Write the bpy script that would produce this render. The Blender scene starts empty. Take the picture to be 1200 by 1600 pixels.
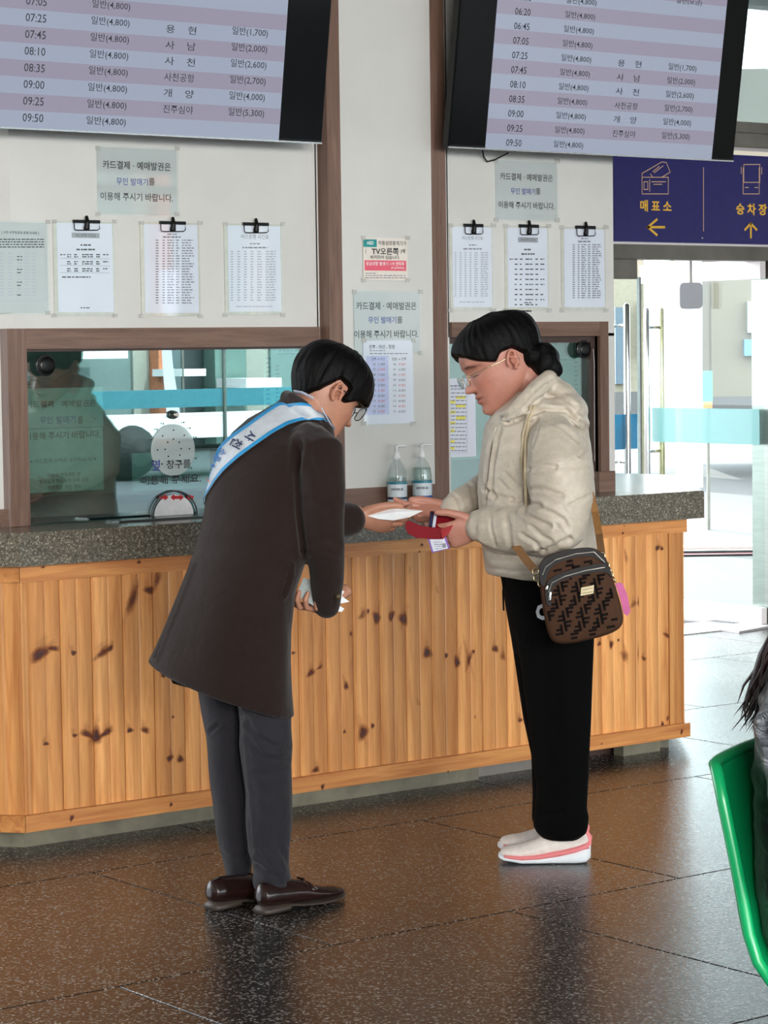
import bpy, bmesh, math, random
import numpy as np
from mathutils import Vector, Matrix, noise
from mathutils.bvhtree import BVHTree
random.seed(7)
S = bpy.context.scene
# ------------------------------------------------------------ camera
YAW, PITCH, ROLL, FPX = math.radians(37.504), math.radians(3.6776), math.radians(-.7898), 3903.5
CAM = Vector((-3.58535, -6.42921, 1.45))
_f = Vector((math.sin(YAW)*math.cos(PITCH), math.cos(YAW)*math.cos(PITCH), -math.sin(PITCH)))
_r0 = Vector((math.cos(YAW), -math.sin(YAW), 0)); _u0 = _r0.cross(_f)
CR = _r0*math.cos(ROLL) + _u0*math.sin(ROLL); CU = -_r0*math.sin(ROLL) + _u0*math.cos(ROLL); CF = _f
RH = _r0.copy(); FH = Vector((math.sin(YAW), math.cos(YAW), 0)); UP = Vector((0, 0, 1))
cd = bpy.data.cameras.new('camera'); cam = bpy.data.objects.new('camera', cd); S.collection.objects.link(cam)
cam.matrix_world = Matrix(((CR.x, CU.x, -CF.x, CAM.x), (CR.y, CU.y, -CF.y, CAM.y), (CR.z, CU.z, -CF.z, CAM.z), (0, 0, 0, 1)))
cd.sensor_fit = 'HORIZONTAL'; cd.sensor_width = 36; cd.lens = FPX/1200*36; cd.clip_start = .05; cd.clip_end = 300
S.camera = cam
# ------------------------------------------------------------ world, light, exposure
w = bpy.data.worlds.new('sky'); S.world = w; w.use_nodes = True
wb = w.node_tree.nodes['Background']; wb.inputs[0].default_value = (.86, .94, 1, 1); wb.inputs[1].default_value = 4.3
S.view_settings.view_transform = 'Standard'; S.view_settings.look = 'None'; S.view_settings.exposure = .92
S.view_settings.gamma = 1; S.view_settings.use_curve_mapping = False
S.cycles.max_bounces = 8; S.cycles.transparent_max_bounces = 16; S.cycles.sample_clamp_indirect = 6
def arealight(name, loc, tgt, sx, sy, e, col=(1, 1, 1)):
    l = bpy.data.lights.new(name, 'AREA'); l.shape = 'RECTANGLE'; l.size = sx; l.size_y = sy; l.energy = e; l.color = col
    o = bpy.data.objects.new(name, l); S.collection.objects.link(o); o.location = loc
    o.rotation_euler = (Vector(tgt)-Vector(loc)).to_track_quat('-Z', 'Y').to_euler(); return o
sun = bpy.data.lights.new('sun', 'SUN'); sun.energy = 4.5; sun.angle = math.radians(.8); sun.color = (1, .96, .9)
so_ = bpy.data.objects.new('sun', sun); S.collection.objects.link(so_); so_.rotation_euler = Vector((-.22, -1, -1.2)).to_track_quat('-Z', 'Y').to_euler()
arealight('front_fill_light', (-4, -11.5, 3.3), (0.5, 0, 1.0), 6, 2.2, 1000, (1, .97, .92))  # soft area fill added behind the camera to brighten the hall
# ------------------------------------------------------------ pixel helpers (author-time measuring only)
def ray(px, py): return CF + CR*((px-600)/FPX) + CU*((800-py)/FPX)
def onY(px, py, y): d = ray(px, py); return CAM + d*((y-CAM.y)/d.y)
def onZ(px, py, z): d = ray(px, py); return CAM + d*((z-CAM.z)/d.z)
def onX(px, py, x): d = ray(px, py); return CAM + d*((x-CAM.x)/d.x)
def PD(px, py, dep): d = ray(px, py); return CAM + d*(dep/(d.x*FH.x+d.y*FH.y))
CAMn, CRn, CUn, CFn = [np.array(v) for v in (CAM, CR, CU, CF)]
def projn(co):
    v = co-CAMn; z = v@CFn
    return np.stack([600+FPX*(v@CRn)/z, 800-FPX*(v@CUn)/z], 1)
# ------------------------------------------------------------ materials
MATS = {}
def lin(c): return tuple((x/255/12.92 if x/255 <= .04045 else ((x/255+.055)/1.055)**2.4) for x in c)
class N:
    def __init__(s, name):
        s.m = bpy.data.materials.new(name); s.m.use_nodes = True; s.t = s.m.node_tree; s.n = s.t.nodes; s.l = s.t.links
        s.b = s.n['Principled BSDF']; s.out = s.n['Material Output']
    def new(s, typ, **k):
        x = s.n.new(typ)
        for a, v in k.items():
            if a.startswith('i_'):
                key = a[2:].replace('_', ' '); x.inputs[key].default_value = v
            else: setattr(x, a, v)
        return x
    def coord(s, scale=(1, 1, 1), kind='Object'):
        c = s.new('ShaderNodeTexCoord'); m = s.new('ShaderNodeMapping'); m.inputs['Scale'].default_value = scale
        s.l.new(c.outputs[kind], m.inputs[0]); s.map = m; return m.outputs[0]
    def noise(s, vec, scale=5, detail=4, rough=.5, dist=0):
        x = s.new('ShaderNodeTexNoise', i_Scale=scale, i_Detail=detail, i_Roughness=rough, i_Distortion=dist); s.l.new(vec, x.inputs['Vector']); return x.outputs['Fac']
    def ramp(s, fac, stops):
        x = s.new('ShaderNodeValToRGB'); e = x.color_ramp.elements
        while len(e) < len(stops): e.new(.5)
        for q, (p, c) in zip(e, stops): q.position = p; q.color = (*c, 1) if len(c) == 3 else c
        s.l.new(fac, x.inputs[0]); return x.outputs[0]
    def bump(s, h, strength=.3, dist=.01, prev=None):
        x = s.new('ShaderNodeBump', i_Strength=strength, i_Distance=dist); s.l.new(h, x.inputs['Height'])
        if prev: s.l.new(prev, x.inputs['Normal'])
        return x.outputs[0]
    def mix(s, fac, a, b, typ='MIX'):
        x = s.new('ShaderNodeMix', data_type='RGBA', blend_type=typ)
        for k, v in ((0, fac), (6, a), (7, b)):
            if isinstance(v, (int, float)): x.inputs[k].default_value = v
            elif isinstance(v, tuple): x.inputs[k].default_value = (*v, 1)
            else: s.l.new(v, x.inputs[k])
        return x.outputs[2]
    def set(s, **k):
        for a, v in k.items():
            q = s.b.inputs[a.replace('_', ' ')]
            if hasattr(v, 'is_output'): s.l.new(v, q)
            else: q.default_value = (*v, 1) if isinstance(v, tuple) and len(v) == 3 and 'Color' in a else v
        return s
def mat(name, rgb, rough=.5, metal=0, var=.06, scale=30, bump=0, bscale=None, stretch=(1, 1, 1), bdist=.002, **kw):
    if name in MATS: return MATS[name]
    n = N(name); c = lin(rgb); v = n.coord(stretch)
    f = n.noise(v, scale, 5, .55)
    col = n.ramp(f, [(.3, tuple(x*(1-var*1.6) for x in c)), (.7, tuple(min(1, x*(1+var*1.6)) for x in c))])
    n.set(Base_Color=col, Roughness=rough, Metallic=metal)
    if bump: n.set(Normal=n.bump(n.noise(v, bscale or scale*2, 4, .6), bump, bdist))
    n.set(**kw); MATS[name] = n.m; return n.m
def wall_mat():
    n = N('painted_panel'); v = n.coord()
    a = n.noise(v, 2.2, 5, .6); b = n.noise(v, 60, 3, .6); sp = n.noise(v, 26, 6, .75)
    col = n.ramp(a, [(.3, lin((198, 196, 191))), (.7, lin((208, 207, 203)))])
    spot = n.ramp(sp, [(.27, (1, 1, 1)), (.31, (0, 0, 0))])
    col = n.mix(spot, col, lin((168, 160, 148)))
    n.set(Base_Color=col, Roughness=.42, Normal=n.bump(b, .08, .002)); return n.m
def wood_mat(name, light, dark, rough=.38, scale=1, axis='z', rnd=.25):
    n = N(name); oi = n.new('ShaderNodeObjectInfo')
    st = (9, 9, .55) if axis == 'z' else (.55, 9, 9)
    v = n.coord(st); add = n.new('ShaderNodeVectorMath', operation='ADD')
    sc = n.new('ShaderNodeVectorMath', operation='SCALE'); cb = n.new('ShaderNodeCombineXYZ')
    for k in range(3): n.l.new(oi.outputs['Random'], cb.inputs[k])
    n.l.new(cb.outputs[0], sc.inputs[0]); sc.inputs['Scale'].default_value = 37
    n.l.new(v, add.inputs[0]); n.l.new(sc.outputs[0], add.inputs[1]); v = add.outputs[0]
    g = n.noise(v, 5*scale, 5, .55, .8); big = n.noise(v, 1.1*scale, 2, .5, .4); fine = n.noise(v, 26*scale, 4, .7)
    c1 = n.ramp(g, [(.32, lin(dark)), (.62, lin(light))])
    m2 = n.ramp(big, [(.35, (.80, .74, .66)), (.66, (1.1, 1.1, 1.08))])
    c2 = n.mix(1.0, c1, m2, 'MULTIPLY')
    m3 = n.ramp(fine, [(.3, (.90, .87, .84)), (.6, (1.03, 1.03, 1.03))])
    c3 = n.mix(.8, c2, m3, 'MULTIPLY')
    tone = n.ramp(oi.outputs['Random'], [(0, (1-rnd, 1-rnd*1.15, 1-rnd*1.3)), (1, (1.1, 1.1, 1.1))])
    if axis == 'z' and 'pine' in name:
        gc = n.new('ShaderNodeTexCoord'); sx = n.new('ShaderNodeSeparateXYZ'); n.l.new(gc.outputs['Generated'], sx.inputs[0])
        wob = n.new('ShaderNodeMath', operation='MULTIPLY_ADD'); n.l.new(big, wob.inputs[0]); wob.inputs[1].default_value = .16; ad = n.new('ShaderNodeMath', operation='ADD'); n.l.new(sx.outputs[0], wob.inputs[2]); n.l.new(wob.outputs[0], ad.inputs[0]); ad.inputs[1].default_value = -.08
        c3 = n.mix(1.0, c3, n.ramp(ad.outputs[0], [(.03, (1.06, 1.04, 1.0)), (.22, (1.08, 1.08, 1.08)), (.30, (.93, .90, .86)), (.48, (.86, .81, .75)), (.54, (1.07, 1.06, 1.04)), (.74, (1.02, 1.0, .98)), (.80, (.9, .86, .82)), (.97, (.82, .76, .70))]), 'MULTIPLY')  # light-to-dark shading of two flutes painted into each plank's colour
    n.set(Base_Color=n.mix(1.0, c3, tone, 'MULTIPLY'), Roughness=rough, Normal=n.bump(g, .12, .002)); MATS[name] = n.m; return n.m
def granite_mat(name, tones, scale, rough, bump=.05, bdist=.001, rndamt=0, spec=.5, rr=0):
    n = N(name); v = n.coord((1, 1, 1), 'Object')
    if rndamt:
        oi = n.new('ShaderNodeObjectInfo'); cb = n.new('ShaderNodeVectorMath', operation='ADD')
        n.l.new(v, cb.inputs[0]); n.l.new(oi.outputs['Location'], cb.inputs[1]); v = cb.outputs[0]
    vo = n.new('ShaderNodeTexVoronoi', i_Scale=scale, i_Randomness=1.0); n.l.new(v, vo.inputs['Vector'])
    sep = n.new('ShaderNodeSeparateColor'); n.l.new(vo.outputs['Color'], sep.inputs[0])
    c = n.ramp(sep.outputs[0], [(p_, lin(t)) for p_, t in zip((.1, .5, .80, .93), tones)])
    nz = n.noise(v, scale*.5, 6, .75); c = n.mix(.75, c, n.ramp(nz, [(.35, (.45, .43, .4)), (.65, (1.35, 1.33, 1.3))]), 'MULTIPLY')
    wear = n.noise(v, 1.3, 4, .6)
    rg = n.new('ShaderNodeMapRange', i_To_Min=rough*.85, i_To_Max=rough*1.2); n.l.new(wear, rg.inputs[0])
    b1 = n.bump(nz, bump, bdist)
    b2 = n.bump(n.noise(v, 62, 3, .6), bump*.95, bdist*2.4, b1) if rr else b1
    n.set(Base_Color=c, Roughness=rg.outputs[0], Normal=b2, IOR=spec); MATS[name] = n.m; return n.m
def glass_mat(name, tint, refl=.12, gcol=(1, 1, 1), rough=.0):
    n = N(name); g = n.new('ShaderNodeBsdfGlossy', i_Roughness=rough); g.inputs[0].default_value = (*gcol, 1)
    t = n.new('ShaderNodeBsdfTransparent'); t.inputs[0].default_value = (*tint, 1)
    m = n.new('ShaderNodeMixShader'); m.inputs[0].default_value = refl
    if refl < .2:
        fr = n.new('ShaderNodeLayerWeight'); pw_ = n.new('ShaderNodeMath', operation='POWER'); pw_.inputs[1].default_value = 5; n.l.new(fr.outputs['Facing'], pw_.inputs[0])
        ma = n.new('ShaderNodeMath', operation='MULTIPLY_ADD'); ma.inputs[1].default_value = .9; ma.inputs[2].default_value = refl*.5; n.l.new(pw_.outputs[0], ma.inputs[0]); n.l.new(ma.outputs[0], m.inputs[0])
    n.l.new(t.outputs[0], m.inputs[1]); n.l.new(g.outputs[0], m.inputs[2]); n.l.new(m.outputs[0], n.out.inputs[0]); MATS[name] = n.m; return n.m
def emit_mat(name, rgb, strength, rough=.12):
    n = N(name); n.set(Base_Color=(.01, .01, .012), Roughness=rough, Emission_Color=lin(rgb), Emission_Strength=strength); MATS[name] = n.m; return n.m
WALL = wall_mat()
BROWN = wood_mat('brown_laminate', (120, 94, 83), (100, 77, 68), .45, 1.6, 'z', .06)
BROWNX = wood_mat('brown_laminate_across', (120, 94, 83), (100, 77, 68), .45, 1.6, 'x', .06)
BROWND = mat('dark_brown_frame', (62, 44, 38), .45)
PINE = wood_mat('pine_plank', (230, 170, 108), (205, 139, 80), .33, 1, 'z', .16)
PINEX = wood_mat('pine_rail', (210, 148, 88), (178, 110, 60), .33, 1, 'x', .1)
GRAN = granite_mat('grey_granite', [(78, 72, 62), (98, 92, 80), (112, 106, 94), (150, 144, 128)], 230, .2, .1, .0008, spec=1.5)
FLOOR = granite_mat('polished_granite_tile', [(20, 19, 20), (38, 37, 37), (58, 56, 55), (146, 142, 138)], 185, .21, .42, .0014, 1, 1.46, 1)
PLINTH = mat('mossy_stone', (112, 107, 90), .6, 0, .15, 14, .2, 40)
STEEL = mat('brushed_steel', (150, 148, 142), .28, 1, .05, 8, .05, 60, (1, 1, 8))
WHITEM = mat('white_painted_metal', (236, 228, 228), .4, 0, .02)
GREYM = mat('grey_beam_metal', (118, 114, 106), .5, .3, .12, 6)
BLACK = mat('black_plastic', (12, 12, 13), .3, 0, .02, Specular_IOR_Level=.25)
BLACKM = mat('black_rubber', (20, 20, 20), .6)
CHROME = mat('chrome', (200, 200, 200), .12, 1, .01)
GOLD = mat('pale_gold_metal', (196, 182, 146), .22, 1, .03)
PAPER = mat('white_paper', (212, 215, 226), .5, 0, .02, 8)
PAPERG = mat('grey_laminated_paper', (184, 188, 187), .2, 0, .02, 8)
PAPERC = mat('cream_paper', (222, 214, 204), .5, 0, .03)
SLEEVE = glass_mat('clear_plastic_sleeve', (.98, .99, .99), .05, (1, 1, 1), .02)
TAPE = mat('clear_tape', (205, 204, 198), .15, 0, .03, Alpha=.4)
INK = mat('black_ink', (34, 34, 38), .5, 0, .02)
INKG = mat('grey_ink', (118, 120, 132), .5, 0, .02)
INKL = mat('light_grey_ink', (165, 168, 180), .5, 0, .02)
INKB = mat('blue_ink', (52, 66, 140), .5, 0, .02)
INKR = mat('red_ink', (200, 52, 60), .5, 0, .02)
YEL = mat('yellow_marker', (228, 216, 96), .5, 0, .02)
GLASSW = glass_mat('teal_ticket_glass', (.64, .80, .77), .22, (.84, .98, 1))
GLASSD = glass_mat('clear_door_glass', (.92, .97, .96), .03)
def spec(m, v): m.node_tree.nodes['Principled BSDF'].inputs['Specular IOR Level'].default_value = v; return m
# ------------------------------------------------------------ object helpers
def link(o): S.collection.objects.link(o); return o
def tag(o, label=None, cat=None, group=None, kind=None):
    if label: o['label'] = label
    if cat: o['category'] = cat
    if group: o['group'] = group
    if kind: o['kind'] = kind
    return o
def empty(name, loc=(0, 0, 0), label=None, cat=None, group=None, kind=None):
    o = bpy.data.objects.new(name, None); o.empty_display_size = .1; o.location = loc; link(o); return tag(o, label, cat, group, kind)
def wloc(o):
    v = Vector((0, 0, 0))
    while o: v += o.location; o = o.parent
    return v
def obj(name, me, m=None, parent=None, smooth=False, loc=None):
    """mesh data holds world coordinates; the object's origin is moved onto its parent / centre"""
    if isinstance(me, MB): me = me.mesh()
    if m is not None:
        me.materials.clear()
        for q in (m if isinstance(m, (list, tuple)) else [m]): me.materials.append(q)
    o = bpy.data.objects.new(name, me)
    n = len(me.vertices); co = np.empty(n*3, 'f'); me.vertices.foreach_get('co', co); co = co.reshape(-1, 3)
    c = np.array(loc, 'f') if loc is not None else ((co.min(0)+co.max(0))/2 if n else np.zeros(3))
    me.vertices.foreach_set('co', (co-c).astype('f').ravel()); me.update()
    if smooth: me.shade_smooth()
    o.location = Vector(c.tolist()) - (wloc(parent) if parent else Vector((0, 0, 0)))
    if name in ('table_print', 'small_print'): o['kind'] = 'stuff'
    o.parent = parent; link(o); return o
class MB:
    def __init__(s): s.v = []; s.f = []; s.mi = []; s.k = 0
    def add(s, vs, fs):
        b = len(s.v); s.v += [tuple(v) for v in vs]; s.f += [tuple(i+b for i in f) for f in fs]; s.mi += [s.k]*len(fs); return s
    def box(s, a, b, M=None):
        x0, y0, z0 = a; x1, y1, z1 = b
        vs = [Vector(p) for p in ((x0, y0, z0), (x1, y0, z0), (x1, y1, z0), (x0, y1, z0), (x0, y0, z1), (x1, y0, z1), (x1, y1, z1), (x0, y1, z1))]
        if M: vs = [M @ v for v in vs]
        return s.add(vs, [(3, 2, 1, 0), (4, 5, 6, 7), (0, 1, 5, 4), (1, 2, 6, 5), (2, 3, 7, 6), (3, 0, 4, 7)])
    def prism(s, pts, z0, z1, M=None):
        n = len(pts); vs = [Vector((*p, z0)) for p in pts]+[Vector((*p, z1)) for p in pts]
        if M: vs = [M @ v for v in vs]
        return s.add(vs, [tuple(range(n-1, -1, -1)), tuple(range(n, 2*n))]+[(i, (i+1) % n, n+(i+1) % n, n+i) for i in range(n)])
    def rings(s, rs, cap=True, closed=True):
        n = len(rs[0]); b = len(s.v); fs = []
        for i in range(len(rs)-1):
            for j in range(n if closed else n-1):
                k = (j+1) % n; fs.append((i*n+j, i*n+k, (i+1)*n+k, (i+1)*n+j))
        if cap and closed: fs += [tuple(range(n-1, -1, -1)), tuple((len(rs)-1)*n+j for j in range(n))]
        return s.add([p for r in rs for p in r], fs)
    def tube(s, pts, rad, n=10, ell=None, ends=True):
        pts = [Vector(p) for p in pts]; m = len(pts)
        if not isinstance(rad, (list, tuple)): rad = [rad]*m
        T = [(pts[min(i+1, m-1)]-pts[max(i-1, 0)]).normalized() for i in range(m)]
        a = ell[0] if ell else (Vector((0, 0, 1)) if abs(T[0].z) < .9 else Vector((1, 0, 0)))
        k = ell[1] if ell else 1
        rs = []; us = []; u = (a-T[0]*a.dot(T[0])).normalized()
        for t in T:
            if ell and abs(a.dot(t)) < .8: u = (a-t*a.dot(t)).normalized()
            else: u = (u-t*u.dot(t)).normalized()
            us.append(u)
        def ring(c, t, r, i=0):
            u = us[i]; v = t.cross(u)
            return [c+u*(r*k*math.cos(q))+v*(r*math.sin(q)) for q in [2*math.pi*j/n for j in range(n)]]
        if ends:
            for q in (.05, .5, .86): rs.append(ring(pts[0]-T[0]*rad[0]*math.sqrt(1-q*q), T[0], rad[0]*q))
        for i in range(m): rs.append(ring(pts[i], T[i], rad[i], i))
        if ends:
            for q in (.86, .5, .05): rs.append(ring(pts[-1]+T[-1]*rad[-1]*math.sqrt(1-q*q), T[-1], rad[-1]*q, m-1))
        return s.rings(rs)
    def ball(s, c, r, n=14, M=None):
        c = Vector(c); r = r if isinstance(r, (list, tuple)) else (r, r, r); rs = []
        for i in range(n//2+1):
            t = math.pi*max(.02, min(.98, i/(n//2))); ring = []
            for j in range(n):
                q = 2*math.pi*j/n; v = Vector((r[0]*math.sin(t)*math.cos(q), r[1]*math.sin(t)*math.sin(q), r[2]*math.cos(t)))
                ring.append(c+((M @ v) if M else v))
            rs.append(ring)
        return s.rings(rs)
    def lathe(s, c, prof, n=24, M=None):
        c = Vector(c); rs = []
        for r, z in prof:
            rs.append([c+((M @ Vector((r*math.cos(q), r*math.sin(q), z))) if M else Vector((r*math.cos(q), r*math.sin(q), z))) for q in [2*math.pi*j/n for j in range(n)]])
        return s.rings(rs)
    def mesh(s, name='m'):
        me = bpy.data.meshes.new(name); me.from_pydata(s.v, [], s.f); me.polygons.foreach_set('material_index', s.mi); me.update()
        return me
def box(name, a, b, m, parent=None, bev=0):
    mb = MB().box(a, b); me = mb.mesh()
    if bev:
        bm = bmesh.new(); bm.from_mesh(me); bmesh.ops.bevel(bm, geom=bm.edges[:], offset=bev, segments=2, affect='EDGES'); bm.to_mesh(me); bm.free()
    return obj(name, me, m, parent)
def struct(o): o['kind'] = 'structure'; return o
# text
_tc = {}
def textdata(body, bold=0, sp=1.0):
    key = (body, bold, sp)
    if key in _tc: return _tc[key]
    cu = bpy.data.curves.new('t', 'FONT'); cu.body = body; cu.resolution_u = 2; cu.offset = bold; cu.space_character = sp; cu.space_line = 1.0
    o = bpy.data.objects.new('t', cu); link(o); bpy.context.view_layer.update()
    me = bpy.data.meshes.new_from_object(o.evaluated_get(bpy.context.evaluated_depsgraph_get()))
    co = np.empty(len(me.vertices)*3); me.vertices.foreach_get('co', co); co = co.reshape(-1, 3)
    fs = [tuple(p.vertices) for p in me.polygons]
    bpy.data.objects.remove(o); bpy.data.curves.remove(cu); bpy.data.meshes.remove(me)
    mn, mx = (co.min(0), co.max(0)) if len(co) else (np.zeros(3), np.ones(3))
    _tc[key] = (co[:, :2]-(mn[:2]+mx[:2])/2, fs, mx[0]-mn[0], mx[1]-mn[1]); return _tc[key]
class Pl:
    """a flat working surface: origin, in-plane axes; maps measured points to metres on it"""
    def __init__(s, O, ex, ez): s.O = Vector(O); s.ex = Vector(ex).normalized(); s.ez = Vector(ez).normalized(); s.n = s.ex.cross(s.ez).normalized()
    def loc(s, px, py):
        d = ray(px, py); t = (s.O-CAM).dot(s.n)/d.dot(s.n); p = CAM+d*t-s.O; return p.dot(s.ex), p.dot(s.ez)
    def at(s, a, b, off=0): return s.O+s.ex*a+s.ez*b+s.n*off
    def P(s, px, py, off=0): return s.at(*s.loc(px, py), off)
    def quad(s, mb, x0, y0, x1, y1, off, th=.0006):
        """pixel rectangle -> thin plate upright in the plane"""
        cx, cy = s.loc((x0+x1)/2, (y0+y1)/2); a = s.loc(x0, (y0+y1)/2)[0]; b = s.loc(x1, (y0+y1)/2)[0]; t = s.loc((x0+x1)/2, y0)[1]; q = s.loc((x0+x1)/2, y1)[1]
        s.plate(mb, a, q, b, t, off, th); return a, q, b, t
    def plate(s, mb, a, q, b, t, off, th=.0006):
        vs = [s.at(*p, off) for p in ((a, q), (b, q), (b, t), (a, t))]+[s.at(*p, off-th) for p in ((a, q), (b, q), (b, t), (a, t))]
        mb.add(vs, [(0, 1, 2, 3), (7, 6, 5, 4), (1, 0, 4, 5), (2, 1, 5, 6), (3, 2, 6, 7), (0, 3, 7, 4)])
    def text(s, mb, body, px0, px1, py, off, h=None, bold=0, sp=1.0, rot=0, hpx=None):
        co, fs, W, H = textdata(body, bold, sp); a = s.loc(px0, py); b = s.loc(px1, py)
        k = (b[0]-a[0])/max(W, 1e-6); kz = k
        if hpx: kz = (s.loc((px0+px1)/2, py-hpx/2)[1]-s.loc((px0+px1)/2, py+hpx/2)[1])/H
        cx = (a[0]+b[0])/2; cz = s.loc((px0+px1)/2, py)[1]; cr, sr = math.cos(rot), math.sin(rot)
        mb.add([s.at(cx+k*(x*cr-y*sr), cz+kz*(x*sr+y*cr), off) for x, y in co], fs)
    def line(s, mb, pts, wd, off, close=False):
        pts = [s.loc(*p) for p in pts]; n = len(pts)
        for i in range(n if close else n-1):
            a = Vector(pts[i]); b = Vector(pts[(i+1) % n]); d = (b-a).normalized(); q = Vector((-d.y, d.x))*wd/2; a = a-d*wd*.4; b = b+d*wd*.4
            mb.add([s.at(*p, off) for p in (a-q, b-q, b+q, a+q)], [(0, 1, 2, 3)])
X3 = Vector((1, 0, 0)); Y3 = Vector((0, 1, 0))
exec_order = []
# ============================================================ SETTING
ZT = .938; WY = .21; PY = .155      # counter top height, wall plane, pillar front plane
fl = struct(obj('floor', MB().box((-8, -14, -.06), (12.5, 3.0, -.004)), mat('dark_grout', (30, 26, 24), .6)))
tw, th_ = 1.181, 1.137
def tile_mesh():
    g = .0025; a, b = tw/2-g, th_/2-g; c = .0015
    return MB().rings([[Vector(p) for p in ((-a, -b, -.004), (a, -b, -.004), (a, b, -.004), (-a, b, -.004))], [Vector(p) for p in ((-a, -b, -c), (a, -b, -c), (a, b, -c), (-a, b, -c))],
                       [Vector(p) for p in ((-a+c, -b+c, 0), (a-c, -b+c, 0), (a-c, b-c, 0), (-a+c, b-c, 0))]]).mesh('floor_tile')
tm = tile_mesh(); tm.materials.append(FLOOR)
for j in range(-10, 3):
    y = -.415+th_*(j+.5)
    for i in range(-6, 11):
        x = (-.021 if j % 2 else -.632)+tw*(i+.5)
        if x > 11.9 or y > 2.5: continue
        o = bpy.data.objects.new('floor_tile', tm); link(o); o.parent = fl; o.location = Vector((x, y, 0))-fl.location
struct(box('ceiling', (-8, -12.5, 3.3), (12.5, 3.0, 3.4), mat('ceiling_board', (200, 198, 192), .8)))
struct(box('wall_left', (-8.1, -14, 0), (-8, 3, 3.4), WALL)); struct(box('wall_right', (12.4, -14, 0), (12.5, 3, 3.4), WALL))
# kiosk walls
KX0, KX1 = .115, onY(958.5, 400, WY).x      # front wall ends at the level of the counter
WX0 = onY(39, 600, WY).x; WX1 = onY(497, 600, WY).x; WX2 = onY(703, 600, WY).x; WX3 = onY(934, 620, WY).x
WZB = ZT; WZT = onY(270, 543, WY).z; HZ = onY(820, 526, WY).z
kw = MB(); T = .08
kw.box((KX0, WY, WZT), (WX1+.005, WY+T, 3.3)); kw.box((WX1, WY, 0), (WX2, WY+T, 3.3)); kw.box((WX2-.005, WY, HZ), (KX1, WY+T, 3.3))
kw.box((KX0, WY, 0), (KX1, WY+T, ZT-.1)); kw.box((KX0, WY, ZT-.1), (WX0, WY+T, WZT+.01)); kw.box((WX3, WY, ZT-.1), (KX1, WY+T, HZ+.01))
struct(obj('wall_front', kw, WALL))
dgr = Vector((.64, .77, 0)).normalized(); dgl = Vector((-.70, .71, 0)).normalized()
def facet(name, p0, dr, L, z0, z1, t, m, parent=None):
    p0 = Vector(p0); nn = Vector((dr.y, -dr.x, 0)) if dr.x > 0 else Vector((-dr.y, dr.x, 0)); nn = -nn
    q = [p0, p0+dr*L, p0+dr*L+nn*t, p0+nn*t]; return obj(name, MB().prism([(v.x, v.y) for v in q], z0, z1), m, parent)
struct(facet('wall_facet_right', (KX1, WY, 0), dgr, 1.15, ZT+.0005, 3.3, .08, WALL))
struct(facet('wall_facet_left', (KX0, WY, 0), dgl, 1.6, ZT+.0005, 3.3, .08, WALL))
e1 = Vector((KX1, WY, 0))+dgr*1.15; e0 = Vector((KX0, WY, 0))+dgl*1.6
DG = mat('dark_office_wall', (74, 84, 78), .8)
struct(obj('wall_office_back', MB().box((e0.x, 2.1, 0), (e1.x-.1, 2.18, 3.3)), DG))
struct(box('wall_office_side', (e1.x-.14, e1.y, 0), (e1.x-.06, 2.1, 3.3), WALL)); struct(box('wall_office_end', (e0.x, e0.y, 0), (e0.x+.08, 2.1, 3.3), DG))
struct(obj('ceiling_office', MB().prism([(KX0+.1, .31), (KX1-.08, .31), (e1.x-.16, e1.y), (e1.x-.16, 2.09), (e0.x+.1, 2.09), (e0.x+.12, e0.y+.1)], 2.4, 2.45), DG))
arealight('office_fill_light', (1.3, 1.2, 2.36), (1.3, 1.0, 0), 1.2, .5, 10, (.95, 1, .98))  # unseen area fill added so the papers behind the glass show up
# door wall
DY = 2.6; DX0 = onY(960, 500, DY).x; DX1 = 5.875
HB = onY(1100, 406, DY).z; HT = onY(1100, 384, DY).z; SB = onY(1100, 380, DY).z; STp = onY(1190, 244, DY).z
struct(box('wall_back', (e1.x-.1, DY+.02, HT+.0), (DX0-.02, DY+.2, 3.3), WALL)); struct(box('wall_back', (e1.x-.1, DY+.02, 0), (4.3, DY+.2, HT), WALL))
hdr = struct(box('trim_1', (4.3, DY, HB), (12.4, DY+.14, HT), GREYM, None, .004))
struct(box('trim_2', (4.3, DY-.01, HT), (12.4, DY+.12, SB), WHITEM))
zb0 = onY(1180, 236, DY).z; zb1 = onY(1180, 192, DY).z
struct(box('trim_3', (DX0-.03, DY-.05, zb0+.01), (12.4, DY+.12, zb1-.06), GREYM, None, .006)); struct(box('trim_4', (DX0-.03, DY-.02, zb1-.055), (12.4, DY+.10, zb1), GREYM, None, .004))
win = struct(box('window_3', (DX0-.03, DY+.05, zb1), (12.4, DY+.06, 3.3), glass_mat('frosted_transom_glass', (.80, .86, .88), .25, (.9, 1, 1), .3)))
for k in range(4): box('mullion', (5.4+1.7*k, DY, zb1), (5.46+1.7*k, DY+.08, 3.3), GREYM, win)
struct(box('wall_back_lower', (7.9, DY+.02, 0), (12.4, DY+.12, HB), WALL))
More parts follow.
